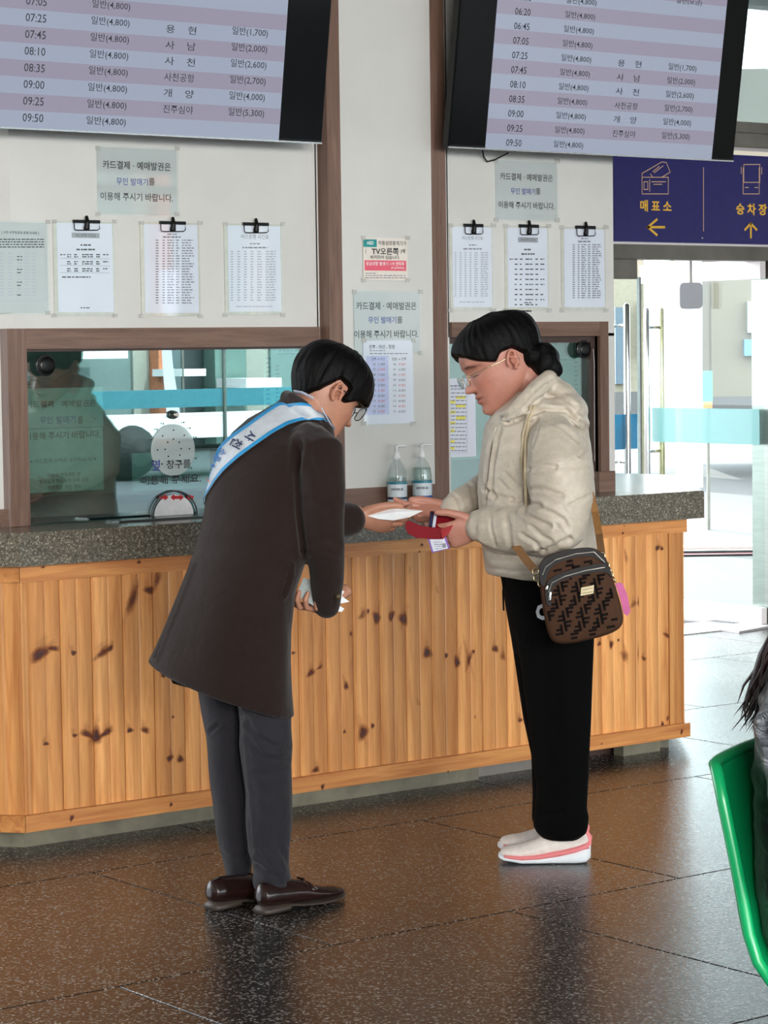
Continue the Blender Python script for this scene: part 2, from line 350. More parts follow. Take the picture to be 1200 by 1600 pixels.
# ------------------------------------------------------------ kiosk trim
fm = struct(empty('window_1', (WX0, WY, ZT)))
def rectframe(parent, x0, x1, z0, z1, wl, wr, wt, y0, y1, mm, mx):
    if wl: obj('frame', MB().box((x0-wl, y0, z0), (x0, y1, z1+wt)), mm, parent)
    if wr: obj('frame', MB().box((x1, y0, z0), (x1+wr, y1, z1+wt)), mm, parent)
    obj('frame', MB().box((x0+.0004, y0+.0005, z1), (x1-.0004, y1, z1+wt)), mx, parent)
FW = WX0-onY(11, 600, WY-.015).x
rectframe(fm, WX0, WX1, ZT+.001, WZT, FW-.004, 0, onY(270, 512, WY).z-WZT, WY-.015, WY+T+.01, BROWN, BROWNX)
obj('glass_pane', MB().box((WX0, WY+.03, ZT+.001), (WX1, WY+.036, WZT)), GLASSW, fm)
obj('pane_seam', MB().box((onY(357, 600, WY).x, WY+.024, ZT+.02), (onY(360, 600, WY).x, WY+.0295, WZT)), mat('glass_edge', (120, 150, 145), .2), fm)
obj('inner_bead', MB().box((WX0, WY+.0, WZT-.008), (WX1, WY+.028, WZT-.0005)), BROWND, fm)
fr2 = struct(empty('window_2', (WX2, WY, ZT)))
zt2 = onY(820, 503, WY).z-HZ
rectframe(fr2, WX2, WX3, ZT+.001, HZ, 0, onY(951.5, 620, WY-.015).x-WX3, zt2, WY-.015, WY+T+.01, BROWN, BROWNX)
ix = onY(921, 620, WY+.02).x
obj('track', MB().box((ix, WY+.012, ZT+.001), (WX3-.0005, WY+.06, HZ-.0005)), BROWND, fr2); obj('track', MB().box((WX2, WY+.012, HZ-.022), (ix-.0005, WY+.06, HZ-.0005)), BROWND, fr2)
obj('glass_pane', MB().box((WX2, WY+.035, ZT+.001), (ix-.0005, WY+.041, HZ-.023)), glass_mat('right_ticket_glass', (.52, .68, .64), .2, (.8, .95, .95)), fr2)
struct(box('baseboard_right', (onY(936, 750, WY-.03).x, WY-.032, ZT), (onY(961, 750, WY-.03).x, WY-.001, onY(940, 737, WY-.03).z), BROWNX))
struct(facet('baseboard_left', (KX0, WY-.001, 0), dgl, 1.6, ZT, onY(15, 796, WY).z, -.02, BROWNX))
# pillar box between the windows
PX0 = onY(515, 500, PY).x; PXa = onY(537.5, 600, PY).x; PXb = onY(677.5, 500, PY).x; PX1 = onY(699, 500, PY).x; PZb = onY(610, 760, PY).z
pil = struct(empty('wall_pillar', (PX0, PY, 0)))
obj('core', MB().box((PX0+.004, PY+.006, ZT+.001), (PX1-.004, WY-.0005, 3.3)), BROWND, pil)
obj('white_panel', MB().box((PXa, PY+.003, PZb), (PXb, PY+.0055, 3.3)), WALL, pil)
obj('post', MB().box((PX0, PY, ZT+.001), (PXa, WY-.001, 3.3)), BROWN, pil); obj('post', MB().box((PXb, PY, ZT+.001), (PX1, WY-.001, 3.3)), BROWN, pil)
obj('bottom_rail', MB().box((PXa+.0005, PY+.0005, ZT+.001), (PXb-.0005, PY+.0055, PZb)), BROWNX, pil)
# ------------------------------------------------------------ counter
ct = empty('ticket_counter', (1.35, 0, 0), 'long ticket counter clad in varnished knotty pine planks on a low stone plinth', 'counter')
Rr = Vector((.64, .77, 0)).normalized(); Lr = Vector((-.66, .75, 0)).normalized()
CX1 = 2.70
def poly_off(o):
    """footprint of the counter pushed out by o metres"""
    a = Vector((-.0-o*.45, -o)); b = Vector((CX1+o*.45, -o)); return [a+Vector(Lr[:2])*1.4, a, b, b+Vector(Rr[:2])*1.05]
bp = poly_off(-.012); bk = [(e1.x+.12, 1.18), (KX1+.02, WY-.002), (KX0-.02, WY-.002), (e0.x-.1, 1.15)]
obj('carcass', MB().prism([tuple(p) for p in bp]+[bk[0], bk[1], bk[2], bk[3]], .05, .839), mat('dark_carcass', (70, 48, 30), .7), ct)
pw = .1083; zp0, zp1 = .100, .795
def plank_mesh(wd):
    c = .0045; g = .0008; pr = [(g, .012), (g, c), (c+g, 0), (wd/2-.004, -.0006), (wd/2, .0006), (wd/2+.004, -.0006), (wd-c-g, 0), (wd-g, c), (wd-g, .012)]
    return MB().rings([[Vector((x, y, zp0)) for x, y in pr], [Vector((x, y, zp1)) for x, y in pr]]).mesh('plank')
KN = mat('pine_knot', (92, 44, 22), .4, 0, .25, 60)
def knot_mat():
    n = N('pine_knot_soft'); a = n.new('ShaderNodeAttribute', attribute_name='k'); v = n.coord((1, 1, 1)); nz = n.noise(v, 90, 4, .7, .6)
    m = n.new('ShaderNodeMath', operation='MULTIPLY_ADD'); n.l.new(nz, m.inputs[0]); m.inputs[1].default_value = .5; m.inputs[2].default_value = -.25
    s = n.new('ShaderNodeMath', operation='ADD'); n.l.new(a.outputs['Fac'], s.inputs[0]); n.l.new(m.outputs[0], s.inputs[1])
    al = n.ramp(s.outputs[0], [(.05, (0, 0, 0)), (.45, (.4, .4, .4)), (.8, (1, 1, 1))])
    n.set(Base_Color=n.ramp(s.outputs[0], [(.2, lin((150, 84, 36))), (.62, lin((112, 46, 26))), (.85, lin((58, 24, 22)))]), Roughness=.35, Alpha=al); return n.m
KNS = knot_mat()
def knot_decal(P, ex, ez, items):
    """items: (x, z, half width, half height, tilt, strength) soft-edged knots lying on a board"""
    mb = MB(); ks = []
    n_ = ex.cross(ez)
    for (x, z, a, b, t, s_) in items:
        R_ = 5; NN = 18; rs = []; c, sn = math.cos(t), math.sin(t); base = len(mb.v); vs = [P+ex*x+ez*z+n_*.0012]; ks.append(s_); fs = []
        for i in range(1, R_+1):
            q = i/R_
            for j in range(NN):
                th = 2*math.pi*j/NN; rr = q*(1+.14*math.sin(3*th+x*40)); dx = a*rr*math.cos(th); dz = b*rr*math.sin(th)
                vs.append(P+ex*(x+dx*c-dz*sn)+ez*(z+dx*sn+dz*c)+n_*(.0012-.0004*q)); ks.append(s_*max(0, 1-q**1.3))
        for j in range(NN): fs.append((0, 1+j, 1+(j+1) % NN))
        for i in range(R_-1):
            for j in range(NN): fs.append((1+i*NN+j, 1+(i+1)*NN+j, 1+(i+1)*NN+(j+1) % NN, 1+i*NN+(j+1) % NN))
        mb.add(vs, fs)
    me = mb.mesh('knot'); at = me.attributes.new('k', 'FLOAT', 'POINT'); at.data.foreach_set('value', ks); return me
# knots read off the boards: (pixel x, pixel y, half-w px, half-h px, tilt deg, strength)
KL = [(62, 1022, 18, 9, 25, 1), (84, 1013, 10, 4, -10, .9), (115, 1020, 5, 4, 0, 1), (160, 1020, 17, 6, 30, .75), (172, 1013, 6, 4, 30, .9), (37, 1053, 9, 5, -15, .8), (17, 1002, 4, 4, 0, 1), (30, 983, 3, 3, 0, .9),
      (150, 1150, 9, 13, 0, 1), (136, 1147, 12, 5, -25, .9), (165, 1145, 14, 5, 28, .9), (117, 1149, 5, 3, 0, .9), (72, 1162, 5, 3, 0, 1), (20, 1171, 5, 4, 0, 1), (203, 1141, 6, 4, 0, 1), (227, 1141, 8, 5, -20, .8),
      (208, 935, 7, 26, -22, .8), (233, 922, 9, 6, 0, .9), (246, 905, 6, 16, -20, .7), (265, 1185, 6, 5, 20, 1), (282, 1186, 6, 6, 0, 1), (270, 1120, 3, 3, 0, .8), (256, 1055, 5, 4, 0, 1),
      (588, 965, 7, 11, 30, 1), (575, 955, 3, 5, 0, .9), (612, 962, 5, 9, -25, 1), (630, 967, 8, 12, 35, 1), (565, 962, 9, 5, 40, .6), (548, 990, 3, 5, 0, .8), (541, 1072, 5, 7, 0, .9), (485, 1052, 9, 5, 30, .9), (499, 1043, 6, 3, 25, .8),
      (567, 1145, 9, 14, -35, .95), (582, 1134, 4, 5, 0, .9), (538, 1143, 3, 4, 0, .9), (493, 1203, 7, 5, 10, .9), (458, 1020, 4, 3, 0, .9),
      (611, 962, 4, 8, -20, .8), (667, 1020, 9, 10, 30, 1), (697, 1024, 4, 5, 0, 1), (714, 1034, 6, 11, 15, 1), (733, 1030, 5, 20, -25, .7), (740, 1018, 3, 3, 0, .9), (774, 1014, 7, 6, -20, .9), (785, 1025, 5, 9, 20, .6),
      (813, 1125, 7, 4, 0, .8), (820, 1128, 3, 3, 0, .9), (742, 1120, 3, 3, 0, .6), (955, 1007, 5, 8, -20, .9), (966, 1000, 3, 3, 0, 1), (936, 1006, 5, 4, 20, .9), (975, 1025, 7, 12, 35, .6), (997, 1020, 2, 20, 0, .6), (1006, 1029, 6, 4, -30, .8),
      (1027, 856, 6, 5, 20, 1), (1034, 857, 4, 4, 0, 1), (1067, 884, 4, 4, 0, 1), (1042, 993, 9, 4, -30, .8), (1068, 1016, 3, 4, 0, 1), (1035, 1131, 4, 5, 0, 1), (1043, 1122, 3, 6, -20, .8), (997, 940, 2, 10, 0, .7), (989, 945, 9, 5, 30, .5),
      (978, 870, 4, 14, 12, .5), (640, 890, 3, 8, 0, .35), (685, 925, 5, 3, 0, .25), (655, 1100, 5, 3, 0, .25)]
KL = [(a, b, c*1.1, d*1.1, e, f) for a, b, c, d, e, f in KL]
kb = {}
for (px, py, a, b, t, s_) in KL:
    p = onY(px, py, 0); k = math.floor((p.x-.027)/pw); sc = 1/620
    kb.setdefault(k, []).append((p.x, p.z, a*sc*1.55, b*sc*1.45, math.radians(t), s_))
    if a > 5.4: kb[k].append((p.x+(.006 if t > 0 else -.006), p.z+.012, a*sc*1.1, b*sc*3.2, math.radians(18 if px % 2 else -18), .34))
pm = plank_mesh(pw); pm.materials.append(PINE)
k0, k1 = 0, 24
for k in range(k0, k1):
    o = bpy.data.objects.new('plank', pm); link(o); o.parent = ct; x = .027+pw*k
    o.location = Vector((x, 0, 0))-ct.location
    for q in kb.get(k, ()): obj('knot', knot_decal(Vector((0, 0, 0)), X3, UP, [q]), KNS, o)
for (xa, xb) in ((0.0, .027), (.027+pw*k1, CX1-.004)):
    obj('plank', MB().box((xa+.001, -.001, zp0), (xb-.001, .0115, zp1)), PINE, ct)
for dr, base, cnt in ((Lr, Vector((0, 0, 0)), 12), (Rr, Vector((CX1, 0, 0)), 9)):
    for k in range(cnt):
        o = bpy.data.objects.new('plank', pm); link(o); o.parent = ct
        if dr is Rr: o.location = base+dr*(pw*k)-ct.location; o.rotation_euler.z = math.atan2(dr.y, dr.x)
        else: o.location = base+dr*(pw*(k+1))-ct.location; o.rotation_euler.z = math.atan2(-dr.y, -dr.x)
def rail(z0, z1, o, nm):
    a = poly_off(o); b = poly_off(-.011)
    for i, m in ((0, PINEX), (1, PINEX), (2, PINEX)):
        q = [a[i], a[i+1], b[i+1], b[i]]
        e = .0008*(Vector(a[i+1])-Vector(a[i])).normalized(); q = [q[0]+e, q[1]-e, q[2]-e, q[3]+e]
        obj(nm, MB().prism([tuple(v) for v in q], z0, z1), m, ct)
rail(.790, .8395, .012, 'top_rail'); rail(.053, .1025, .020, 'bottom_rail')
kn = [(p.x, p.z, a/620, b/620, math.radians(t), 1) for (p, a, b, t) in ((onY(112, 1278, -.02), 6, 9, -25), (onY(267, 1257, -.02), 5, 6, -20), (onY(504, 1229, -.02), 6, 8, -20), (onY(1065, 1143, -.02), 5, 9, -20), (onY(940, 1162, -.02), 3, 3, 0), (onY(700, 1205, -.02), 3, 3, 0))]
for q in kn: obj('knot', knot_decal(Vector((0, -.02, 0)), X3, UP, [q]), KNS, ct)
kn = [(p.x, p.z, a/620, b/620, 0, 1) for (p, a, b) in ((onY(67, 886, -.012), 6, 3), (onY(217, 878, -.012), 6, 5), (onY(659, 851, -.012), 6, 4), (onY(655, 862, -.012), 4, 3), (onY(973, 833, -.012), 4, 4), (onY(975, 822, -.012), 3, 2))]
for q in kn: obj('knot', knot_decal(Vector((0, -.012, 0)), X3, UP, [q]), KNS, ct)
# plinth
a = poly_off(-.03)
for i, (p, q) in enumerate(((a[0], a[1]), (a[1], Vector((1.76, .03))), (Vector((1.763, .07)), Vector((2.30, .07))), (Vector((2.45, .055)), Vector((2.63, .055))), (a[2]+Vector((.02, .06)), a[3]))):
    d = (q-p).normalized(); nn = Vector((-d.y, d.x))
    obj('plinth', MB().prism([tuple(v) for v in (p, q, q+nn*.05, p+nn*.05)], 0, .052), PLINTH if i != 2 else mat('grey_plinth', (120, 114, 108), .5), ct)
obj('recess_board', MB().box((1.7, .14, 0), (2.75, .16, .052)), BROWND, ct)
# granite worktop
g = poly_off(.05); gp = [tuple(p) for p in (g[0], g[1], Vector((2.755, -.05)), Vector((3.468, .813)), Vector((3.41, 1.15)))]
top = MB().prism(gp+[(e1.x-.02, e1.y-.01), (KX1+.0, WY-.001), (KX0, WY-.001), (e0.x+.05, e0.y)], .840, ZT); tme = top.mesh()
bm = bmesh.new(); bm.from_mesh(tme); bmesh.ops.bevel(bm, geom=[e for e in bm.edges if min(v.co.z for v in e.verts) > .9], offset=.004, segments=2, affect='EDGES'); bm.to_mesh(tme); bm.free()
gw = tag(obj('granite_worktop', tme, GRAN), 'speckled grey granite worktop slab lying along the pine ticket counter', 'worktop')
# ============================================================ WALL NOTICES
PW = Pl((0, WY, 0), X3, UP); PP = Pl((0, PY, 0), X3, UP)
def bars(pl, mb, x0, x1, y, off, h=2.2, words=None, rs=None):
    rs = rs or random; x = x0
    while x < x1-1:
        wd = rs.uniform(2.5, 7); e = min(x+wd, x1); pl.quad(mb, x, y-h/2, e, y+h/2, off, .0002); x = e+rs.uniform(.8, 1.8)
def sheet(name, pl, x0, y0, x1, y1, m, label, cat, group=None, off=.0016, sleeve=True, tapes=True, tilt=0):
    c = pl.P((x0+x1)/2, (y0+y1)/2); e = empty(name, c, label, cat, group)
    mb = MB(); R_ = pl.quad(mb, x0, y0, x1, y1, off, .0012); obj('paper', mb, m, e)
    if sleeve:
        mb = MB(); a, q, b, t = R_; pl.plate(mb, a-.006, q-.006, b+.006, t+.006, off+.002, .0008); obj('plastic_sleeve', mb, SLEEVE, e)
    if tapes:
        for (tx, ty) in ((x0, y0), (x1, y0), (x0, y1), (x1, y1)):
            mb = MB(); pl.quad(mb, tx-3.5, ty-3.5, tx+3.5, ty+3, off+.0028, .0004); obj('tape', mb, TAPE, e)
    return e
def txt(pl, e, lines, off=.0025):
    """lines: (text, px0, px1, py, material, bold, height px or None)"""
    by = {}
    for (b, x0, x1, y, m, bo, h) in lines: pl.text(by.setdefault(m.name, (MB(), m))[0], b, x0, x1, y, off, bold=bo, hpx=h)
    for k, (mb, m) in by.items(): obj('lettering', mb, m, e)
def pay_notice(pl, x0, y0, x1, y1, cx, ys, hw, label, s=1):
    e = sheet('ticket_notice', pl, x0, y0, x1, y1, PAPERG, label, 'notice', 'card payment notices on the kiosk walls')
    txt(pl, e, [('카드결제 · 예매발권은', cx-hw, cx+hw, ys[0], INK, .012, None), ('무인 발매기', cx-hw*.60, cx+hw*.33, ys[1], INKB, .012, None), ('를', cx+hw*.36, cx+hw*.53, ys[1], INK, .012, None), ('이용해 주시기 바랍니다.', cx-hw*1.07, cx+hw*1.07, ys[2], INK, .012, None)])
    return e
pay_notice(PW, 152, 232, 276, 335, 213, (259, 284, 308), 53, 'laminated card payment notice high on the left panel under the left screen')
pay_notice(PP, 553, 456, 656, 552, 603, (478, 500, 522), 47, 'laminated card payment notice on the white pillar above the coloured timetable')
pay_notice(PW, 774, 252, 870, 344, 822, (277, 299, 321), 41, 'laminated card payment notice on the right panel under the right screen')
def clipboard(x0, y0, x1, y1, style, label, seed):
    rs = random.Random(seed); c = PW.P((x0+x1)/2, y1); e = empty('clipboard', c, label, 'clipboard', 'clipboards with timetables on the kiosk wall')
    W_ = x1-x0
    mb = MB(); a, q, b, t = PW.quad(mb, x0, y0, x1, y1, .004, .004); obj('backing_board', mb, mat('clear_board', (196, 194, 184), .12), e)
    mb = MB(); PW.quad(mb, x0+W_*.06, y0+3, x1-W_*.03, y1-5, .0052, .0008); obj('paper', mb, PAPER, e)
    mb = MB(); PW.plate(mb, a, q, b, t, .0078, .0008); obj('plastic_sleeve', mb, SLEEVE, e)
    cx = (x0+x1)/2+W_*.02; s = W_/92; k = 1/620
    # wire clip
    cp = MB(); P = lambda u, v, o: PW.P(cx+u*s, y0+v, o)
    loop = [P(-19, 1, .012), P(-19, 12, .014), P(-16, 14, .014), P(16, 14, .014), P(19, 12, .014), P(19, 1, .012), P(-19, 1, .012)]
    cp.tube(loop, .0016, 6); obj('clip_wire', cp, BLACK, e)
    cp = MB(); PW.quad(cp, cx-20*s, y0-2, cx+20*s, y0+3, .014, .008); obj('clip_jaw', cp, BLACK, e)
    cp = MB(); cp.tube([P(0, -7, .012), P(0, 2, .016), P(0, 11, .012)], [.004, .006, .008], 8, (X3, 1.3)); obj('clip_lever', cp, BLACK, e)
    for (tx, ty) in ((x0, y0), (x1, y0), (x0, y1), (x1, y1)):
        mb = MB(); PW.quad(mb, tx-4, ty-3, tx+3.5, ty+3, .009, .0005); obj('tape', mb, TAPE, e)
    ik = MB(); ig = MB(); H = y1-y0
    L = x0+W_*.1; R_ = x1-W_*.08
    if style == 'A':      # grey title pill and short table
        pm_ = MB(); PW.quad(pm_, cx-21*s, y0+18, cx+21*s, y0+26, .0056, .0004); obj('title_plate', pm_, mat('grey_title', (150, 152, 158), .5), e)
        PW.text(ik, '버스운행 시간표', cx-15*s, cx+15*s, y0+22, .0060)
        ys = [y0+37, y0+44]; bars(PW, ik, cx-8*s, cx+8*s, ys[0], .0056, 2.2, rs=rs); bars(PW, ik, cx-14*s, cx+14*s, ys[1], .0056, 2.4, rs=rs)
        y = y0+52; n = 3 if seed < 5 else 10
        for r in range(n):
            for (u, v) in ((0, .1), (.14, .22), (.28, .36), (.44, .66), (.72, .80), (.86, .97)):
                if r and u == 0 or (r and u == .86 and r % 3 == 0): continue
                bars(PW, ik, L+u*(R_-L), L+v*(R_-L), y, .0056, 1.8, rs=rs)
                if n == 3 and .1 < u < .8: bars(PW, ik, L+u*(R_-L), L+v*(R_-L), y+3.4, .0056, 1.8, rs=rs)
            if n == 3: PW.quad(ig, L, y+6, R_, y+6.5, .0054, .0002)
            y += 11 if n == 3 else 7.9
        bars(PW, ik, L+3, L+W_*.5, y+2, .0056, 2, rs=rs); bars(PW, ik, cx-8*s, cx+8*s, y1-12, .0056, 1.5, rs=rs)
    elif style == 'B':    # dense table
        bars(PW, ik, cx-7*s, cx+8*s, y0+18, .0056, 2, rs=rs); bars(PW, ik, cx-14*s, cx+14*s, y0+22.5, .0056, 2.4, rs=rs)
        for r in range(25):
            y = y0+27.5+r*(H-44)/25
            for (u, v) in ((.18, .24), (.32, .37), (.42, .56), (.60, .67), (.72, .98)):
                e_ = v-(.1*rs.random() if u == .72 else 0); bars(PW, ig if u < .5 else ik, L+u*(R_-L), L+e_*(R_-L), y, .0056, 1.7, rs=rs)
    else:                 # pale table under a large title
        PW.text(ig, '버스운행 시간표', cx-22*s, cx+22*s, y0+20, .0056, bold=.004)
        bars(PW, ig, cx-8*s, cx+8*s, y0+31, .0056, 1.8, rs=rs); bars(PW, ig, cx-20*s, cx+20*s, y0+37, .0056, 2.2, rs=rs)
        il = MB()
        for r in range(20):
            y = y0+43+r*(H-62)/20
            for (u, v) in ((.0, .05), (.14, .2), (.28, .34), (.42, .48), (.56, .66), (.74, .95)): bars(PW, il, L+u*(R_-L), L+v*(R_-L), y, .0056, 1.8, rs=rs)
        bars(PW, il, L+8, R_-8, y1-13, .0056, 1.6, rs=rs); obj('table_print', il, INKL, e)
    if ik.v: obj('table_print', ik, INK if style != 'B' else INKG, e)
    if ig.v: obj('table_print', ig, INKG, e)
clipboard(83, 346, 178, 493, 'A', 'clipboard with grey title pill and short three row table on left panel', 1)
clipboard(219, 348, 311, 494, 'B', 'clipboard with dense dark timetable on the left panel, middle of its three', 2)
clipboard(350, 350, 440, 492, 'C', 'clipboard with large title and pale timetable on left panel beside the pillar', 3)
clipboard(702, 352, 769, 485, 'C', 'clipboard with pale timetable on right panel touching the brown pillar post', 4)
clipboard(788, 353, 856, 485, 'A', 'clipboard with grey title pill and ten row table on the right panel', 7)
clipboard(876, 355, 945, 485, 'B', 'clipboard with dense dark timetable at the right end of the wall', 8)
e = sheet('route_notice', PW, -38, 347, 74, 489, PAPERG, 'typed route notice taped at the far left of the kiosk wall', 'notice')
txt(PW, e, [('[ 사천 우주항공청 운행 안내문 ]', 2, 60, 364, INK, .01, None)])
ik = MB(); ig = MB(); rs = random.Random(5)
for y in (374, 378, 382, 386): bars(PW, ik, -30, 68, y, .0026, 1.7, rs=rs)
for r in range(14):
    for (u, v) in ((0, 6), (12, 20), (26, 34), (38, 46), (50, 56)): bars(PW, ik if (u == 26 and r % 4 in (1, 2)) else ig, u, v, 396+r*5, .0026, 1.5, rs=rs)
PW.line(ig, [(-32, 369), (70, 369), (72, 470), (-32, 470)], .001, .0026, True); obj('table_print', ik, INK, e); obj('table_print', ig, INKL, e)
# defibrillator notice
e = sheet('defibrillator_notice', PP, 567, 372, 636, 438, PAPERC, 'small cream and pink defibrillator notice taped high on the white pillar', 'notice', off=.002, sleeve=False)
mb = MB(); PP.quad(mb, 567, 374, 588, 386, .0026, .0004); obj('teal_badge', mb, mat('teal_badge', (34, 140, 140), .4), e)
mb = MB(); PP.quad(mb, 569, 407, 634, 423, .0026, .0004); obj('pink_band', mb, mat('pink_band', (222, 92, 112), .4), e)
WHT = mat('white_ink', (235, 235, 235), .5)
txt(PP, e, [('AED', 572, 583, 379.5, WHT, .02, None), ('자동심장충격기가', 590, 634, 380, INK, .008, 7), ('(', 570, 571.5, 393, INK, .01, 8), ('TV오른쪽', 580, 622, 393, INK, .02, 11), (')에', 625, 632, 393, INK, .01, 8), ('비치되어 있습니다.', 578, 624, 402, INK, .008, 6),
             ('응급상황 발생시 119 연락후', 571, 631, 412, WHT, .01, 6), ('(꼭 알려주세요)', 610, 631, 419, WHT, .01, 4)], .0032)
mb = MB()
for y in (427, 430.5, 434): bars(PP, mb, 570, 633 if y > 428 else 588, y, .0028, 1.2)
obj('small_print', mb, INKG, e)
# coloured timetable
e = sheet('coloured_timetable', PP, 567, 532, 644, 662, PAPER, 'plastic-sleeved timetable with red and black rows on the pillar below the notice', 'timetable', off=.0046)
mb = MB(); PP.quad(mb, 571, 556, 606, 648, .0052, .0003); obj('lilac_column', mb, mat('lilac_tint', (188, 190, 224), .5), e)
L = [('진주 - 마산 - 창원', 575, 615, 542, INK, .01, None), ('진주 → 마산', 579, 600, 561, INKB, .006, 5), ('창원 → 진주', 611, 633, 561, INK, .006, 5)]
for r in range(10):
    y = 569+r*8.2; red = r % 2
    L += [('%02d' % (6+r), 581, 585, y, INK, 0, 3.4), ('%02d 일반' % (11+r*4), 589, 600, y, INKR if red else INK, .006, 4), ('%02d' % (6+r), 613, 617, y, INK, 0, 3.4), ('%02d 일반' % (9+r*5), 621, 632, y, INKR if not red else INK, .006, 4)]
txt(PP, e, L, .0056)
mb = MB(); bars(PP, mb, 576, 600, 548, .0054, 1.2); bars(PP, mb, 576, 636, 552.5, .0054, 1.4); obj('small_print', mb, INKG, e)
# ============================================================ SCREENS
def tvset(name, cornersBL, BR, TR, y, label, scr, rows, cols, stripes, seed):
    pass
tilt = math.radians(8.5); ezt = Vector((0, -math.sin(tilt), math.cos(tilt)))
SCR1 = N('screen_glow'); SCR1.set(Base_Color=(.02, .02, .025), Roughness=.09, Emission_Color=lin((166, 176, 196)), Emission_Strength=.42); SCR1 = SCR1.m
SCR2 = N('screen_stripe'); SCR2.set(Base_Color=(.02, .02, .025), Roughness=.09, Emission_Color=lin((158, 152, 172)), Emission_Strength=.42); SCR2 = SCR2.m
SCT = mat('screen_text', (40, 42, 52), .4)
def tvscreen(label, bl, br, sl, sr, hz, sbot, rowp, row0, texts, nrow):
    """bl/br: bottom corners (px) of the set; sl/sr screen left/right px on the bottom; hz height in m"""
    yb = WY-.16; O = onY(*br, yb); pl = Pl((0, yb, O.z), X3, ezt); n = pl.n
    xl = pl.loc(*bl)[0]; xr = pl.loc(*br)[0]
    e = empty('timetable_screen', ((xl+xr)/2, yb, O.z), label, 'screen', 'wall screens over the ticket windows')
    me = MB(); pl.plate(me, xl, 0, xr, hz, 0, .035); bm = bmesh.new(); mm = me.mesh(); bm.from_mesh(mm); bmesh.ops.bevel(bm, geom=bm.edges[:], offset=.004, segments=2, affect='EDGES'); bm.to_mesh(mm); bm.free()
    obj('housing', mm, BLACK, e)
    me = MB(); pl.plate(me, xl+.006, .012, xr-.006, hz-.008, .0012, .001); obj('bezel_glass', me, mat('black_gloss', (5, 5, 6), .12, Specular_IOR_Level=.12), e)
    me = MB(); pl.plate(me, xl+.002, .0, xr-.002, .005, .003, .004); obj('bottom_strip', me, CHROME, e)
    a = pl.loc(*sl)[0]; b = pl.loc(*sr)[0]; zb = pl.loc((sl[0]+sr[0])/2, sbot)[1]
    me = MB(); pl.plate(me, a, zb, b, hz-.012, .002, .0006); obj('display', me, SCR1, e)
    st = MB(); tx = MB()
    cx = (sl[0]+sr[0])/2
    for k in range(nrow):
        z1 = pl.loc(cx, row0-rowp*(k*2+.5))[1]; z0 = pl.loc(cx, row0-rowp*(k*2-.5))[1]
        if z1 < hz-.012: pl.plate(st, a, z0, b, z1, .0024, .0003)
    obj('row_stripe', st, SCR2, e)
    for (t, x0, x1, y, h) in texts: pl.text(tx, t, x0, x1, y, .0030, bold=.004, hpx=h)
    obj('lettering', tx, SCT, e)
    for s in (.3, .7):
        mb = MB(); x = xl+(xr-xl)*s; mb.box((x-.02, yb+.02, O.z+.1), (x+.02, WY-.001, O.z+.14)); obj('bracket', mb, BLACKM, e)
    return e, pl
times = ['09:50', '09:25', '09:00', '08:35', '08:10', '07:45', '07:25', '07:05', '06:45', '06:20', '06:00']
T1 = []
for k, t in enumerate(times[:8]):
    y = 184-26*k; x = 51-.9*-k; T1.append((t, 34.5+.8*k, 67+.8*k, y+(.0), 13)); T1.append(('일반(4,800)', 134+1.3*k, 196+1.0*k, 190-25.9*k, 15))
for k, (nm, pr) in enumerate((('진주심야', '5,300'), ('개    양', '4,000'), ('사천공항', '2,700'), ('사    천', '2,600'), ('사    남', '2,000'), ('용    현', '1,700'))):
    T1.append((nm, 254+.9*k, 301+1.0*k, 171-24.9*k, 13)); T1.append(('일반(%s)' % pr, 356+1.2*k, 412+1.2*k, 176.5-25.2*k, 15))
tvscreen('black wall screen at upper left showing departure times and fares', (-270, 178), (503, 225), (-170, 186), (435, 218), (.78), 205, 26, 165, T1, 9)
T2 = []
for k, t in enumerate(times):
    y = 223-22.75*k; T2.append((t, 790+1.55*k, 814+1.6*k, y, 11)); T2.append(('일반(4,800)', 864+2.0*k, 910.5+2.1*k, 226.5-22.4*k, 12.5))
for k, (nm, pr) in enumerate((('진주심야', '5,300'), ('개    양', '4,000'), ('사천공항', '2,700'), ('사    천', '2,600'), ('사    남', '2,000'), ('용    현', '1,700'))):
    T2.append((nm, 956+1.7*k, 992+1.9*k, 209-21.9*k, 11)); T2.append(('일반(%s)' % pr, 1033+2.1*k, 1077+2.1*k, 213-21.4*k, 12.5))
T2.append(('일반(요금)', 1056, 1096, 3, 11))
tv2, pl2 = tvscreen('black wall screen at upper right mounted in front of the blue sign', (700, 233), (1146, 253), (757, 238), (1111, 250), (.78), 241, 22.75, 206, T2, 10)
cb = MB(); cb.tube([PW.P(745, 236, .03), PW.P(750, 246, .02), PW.P(757, 253, .015), PW.P(768, 250, .02), PW.P(785, 240, .03)], .0028, 8)
tag(obj('black_cable', cb, BLACKM, None, True), 'black cable loop hanging below the right wall screen', 'cable')
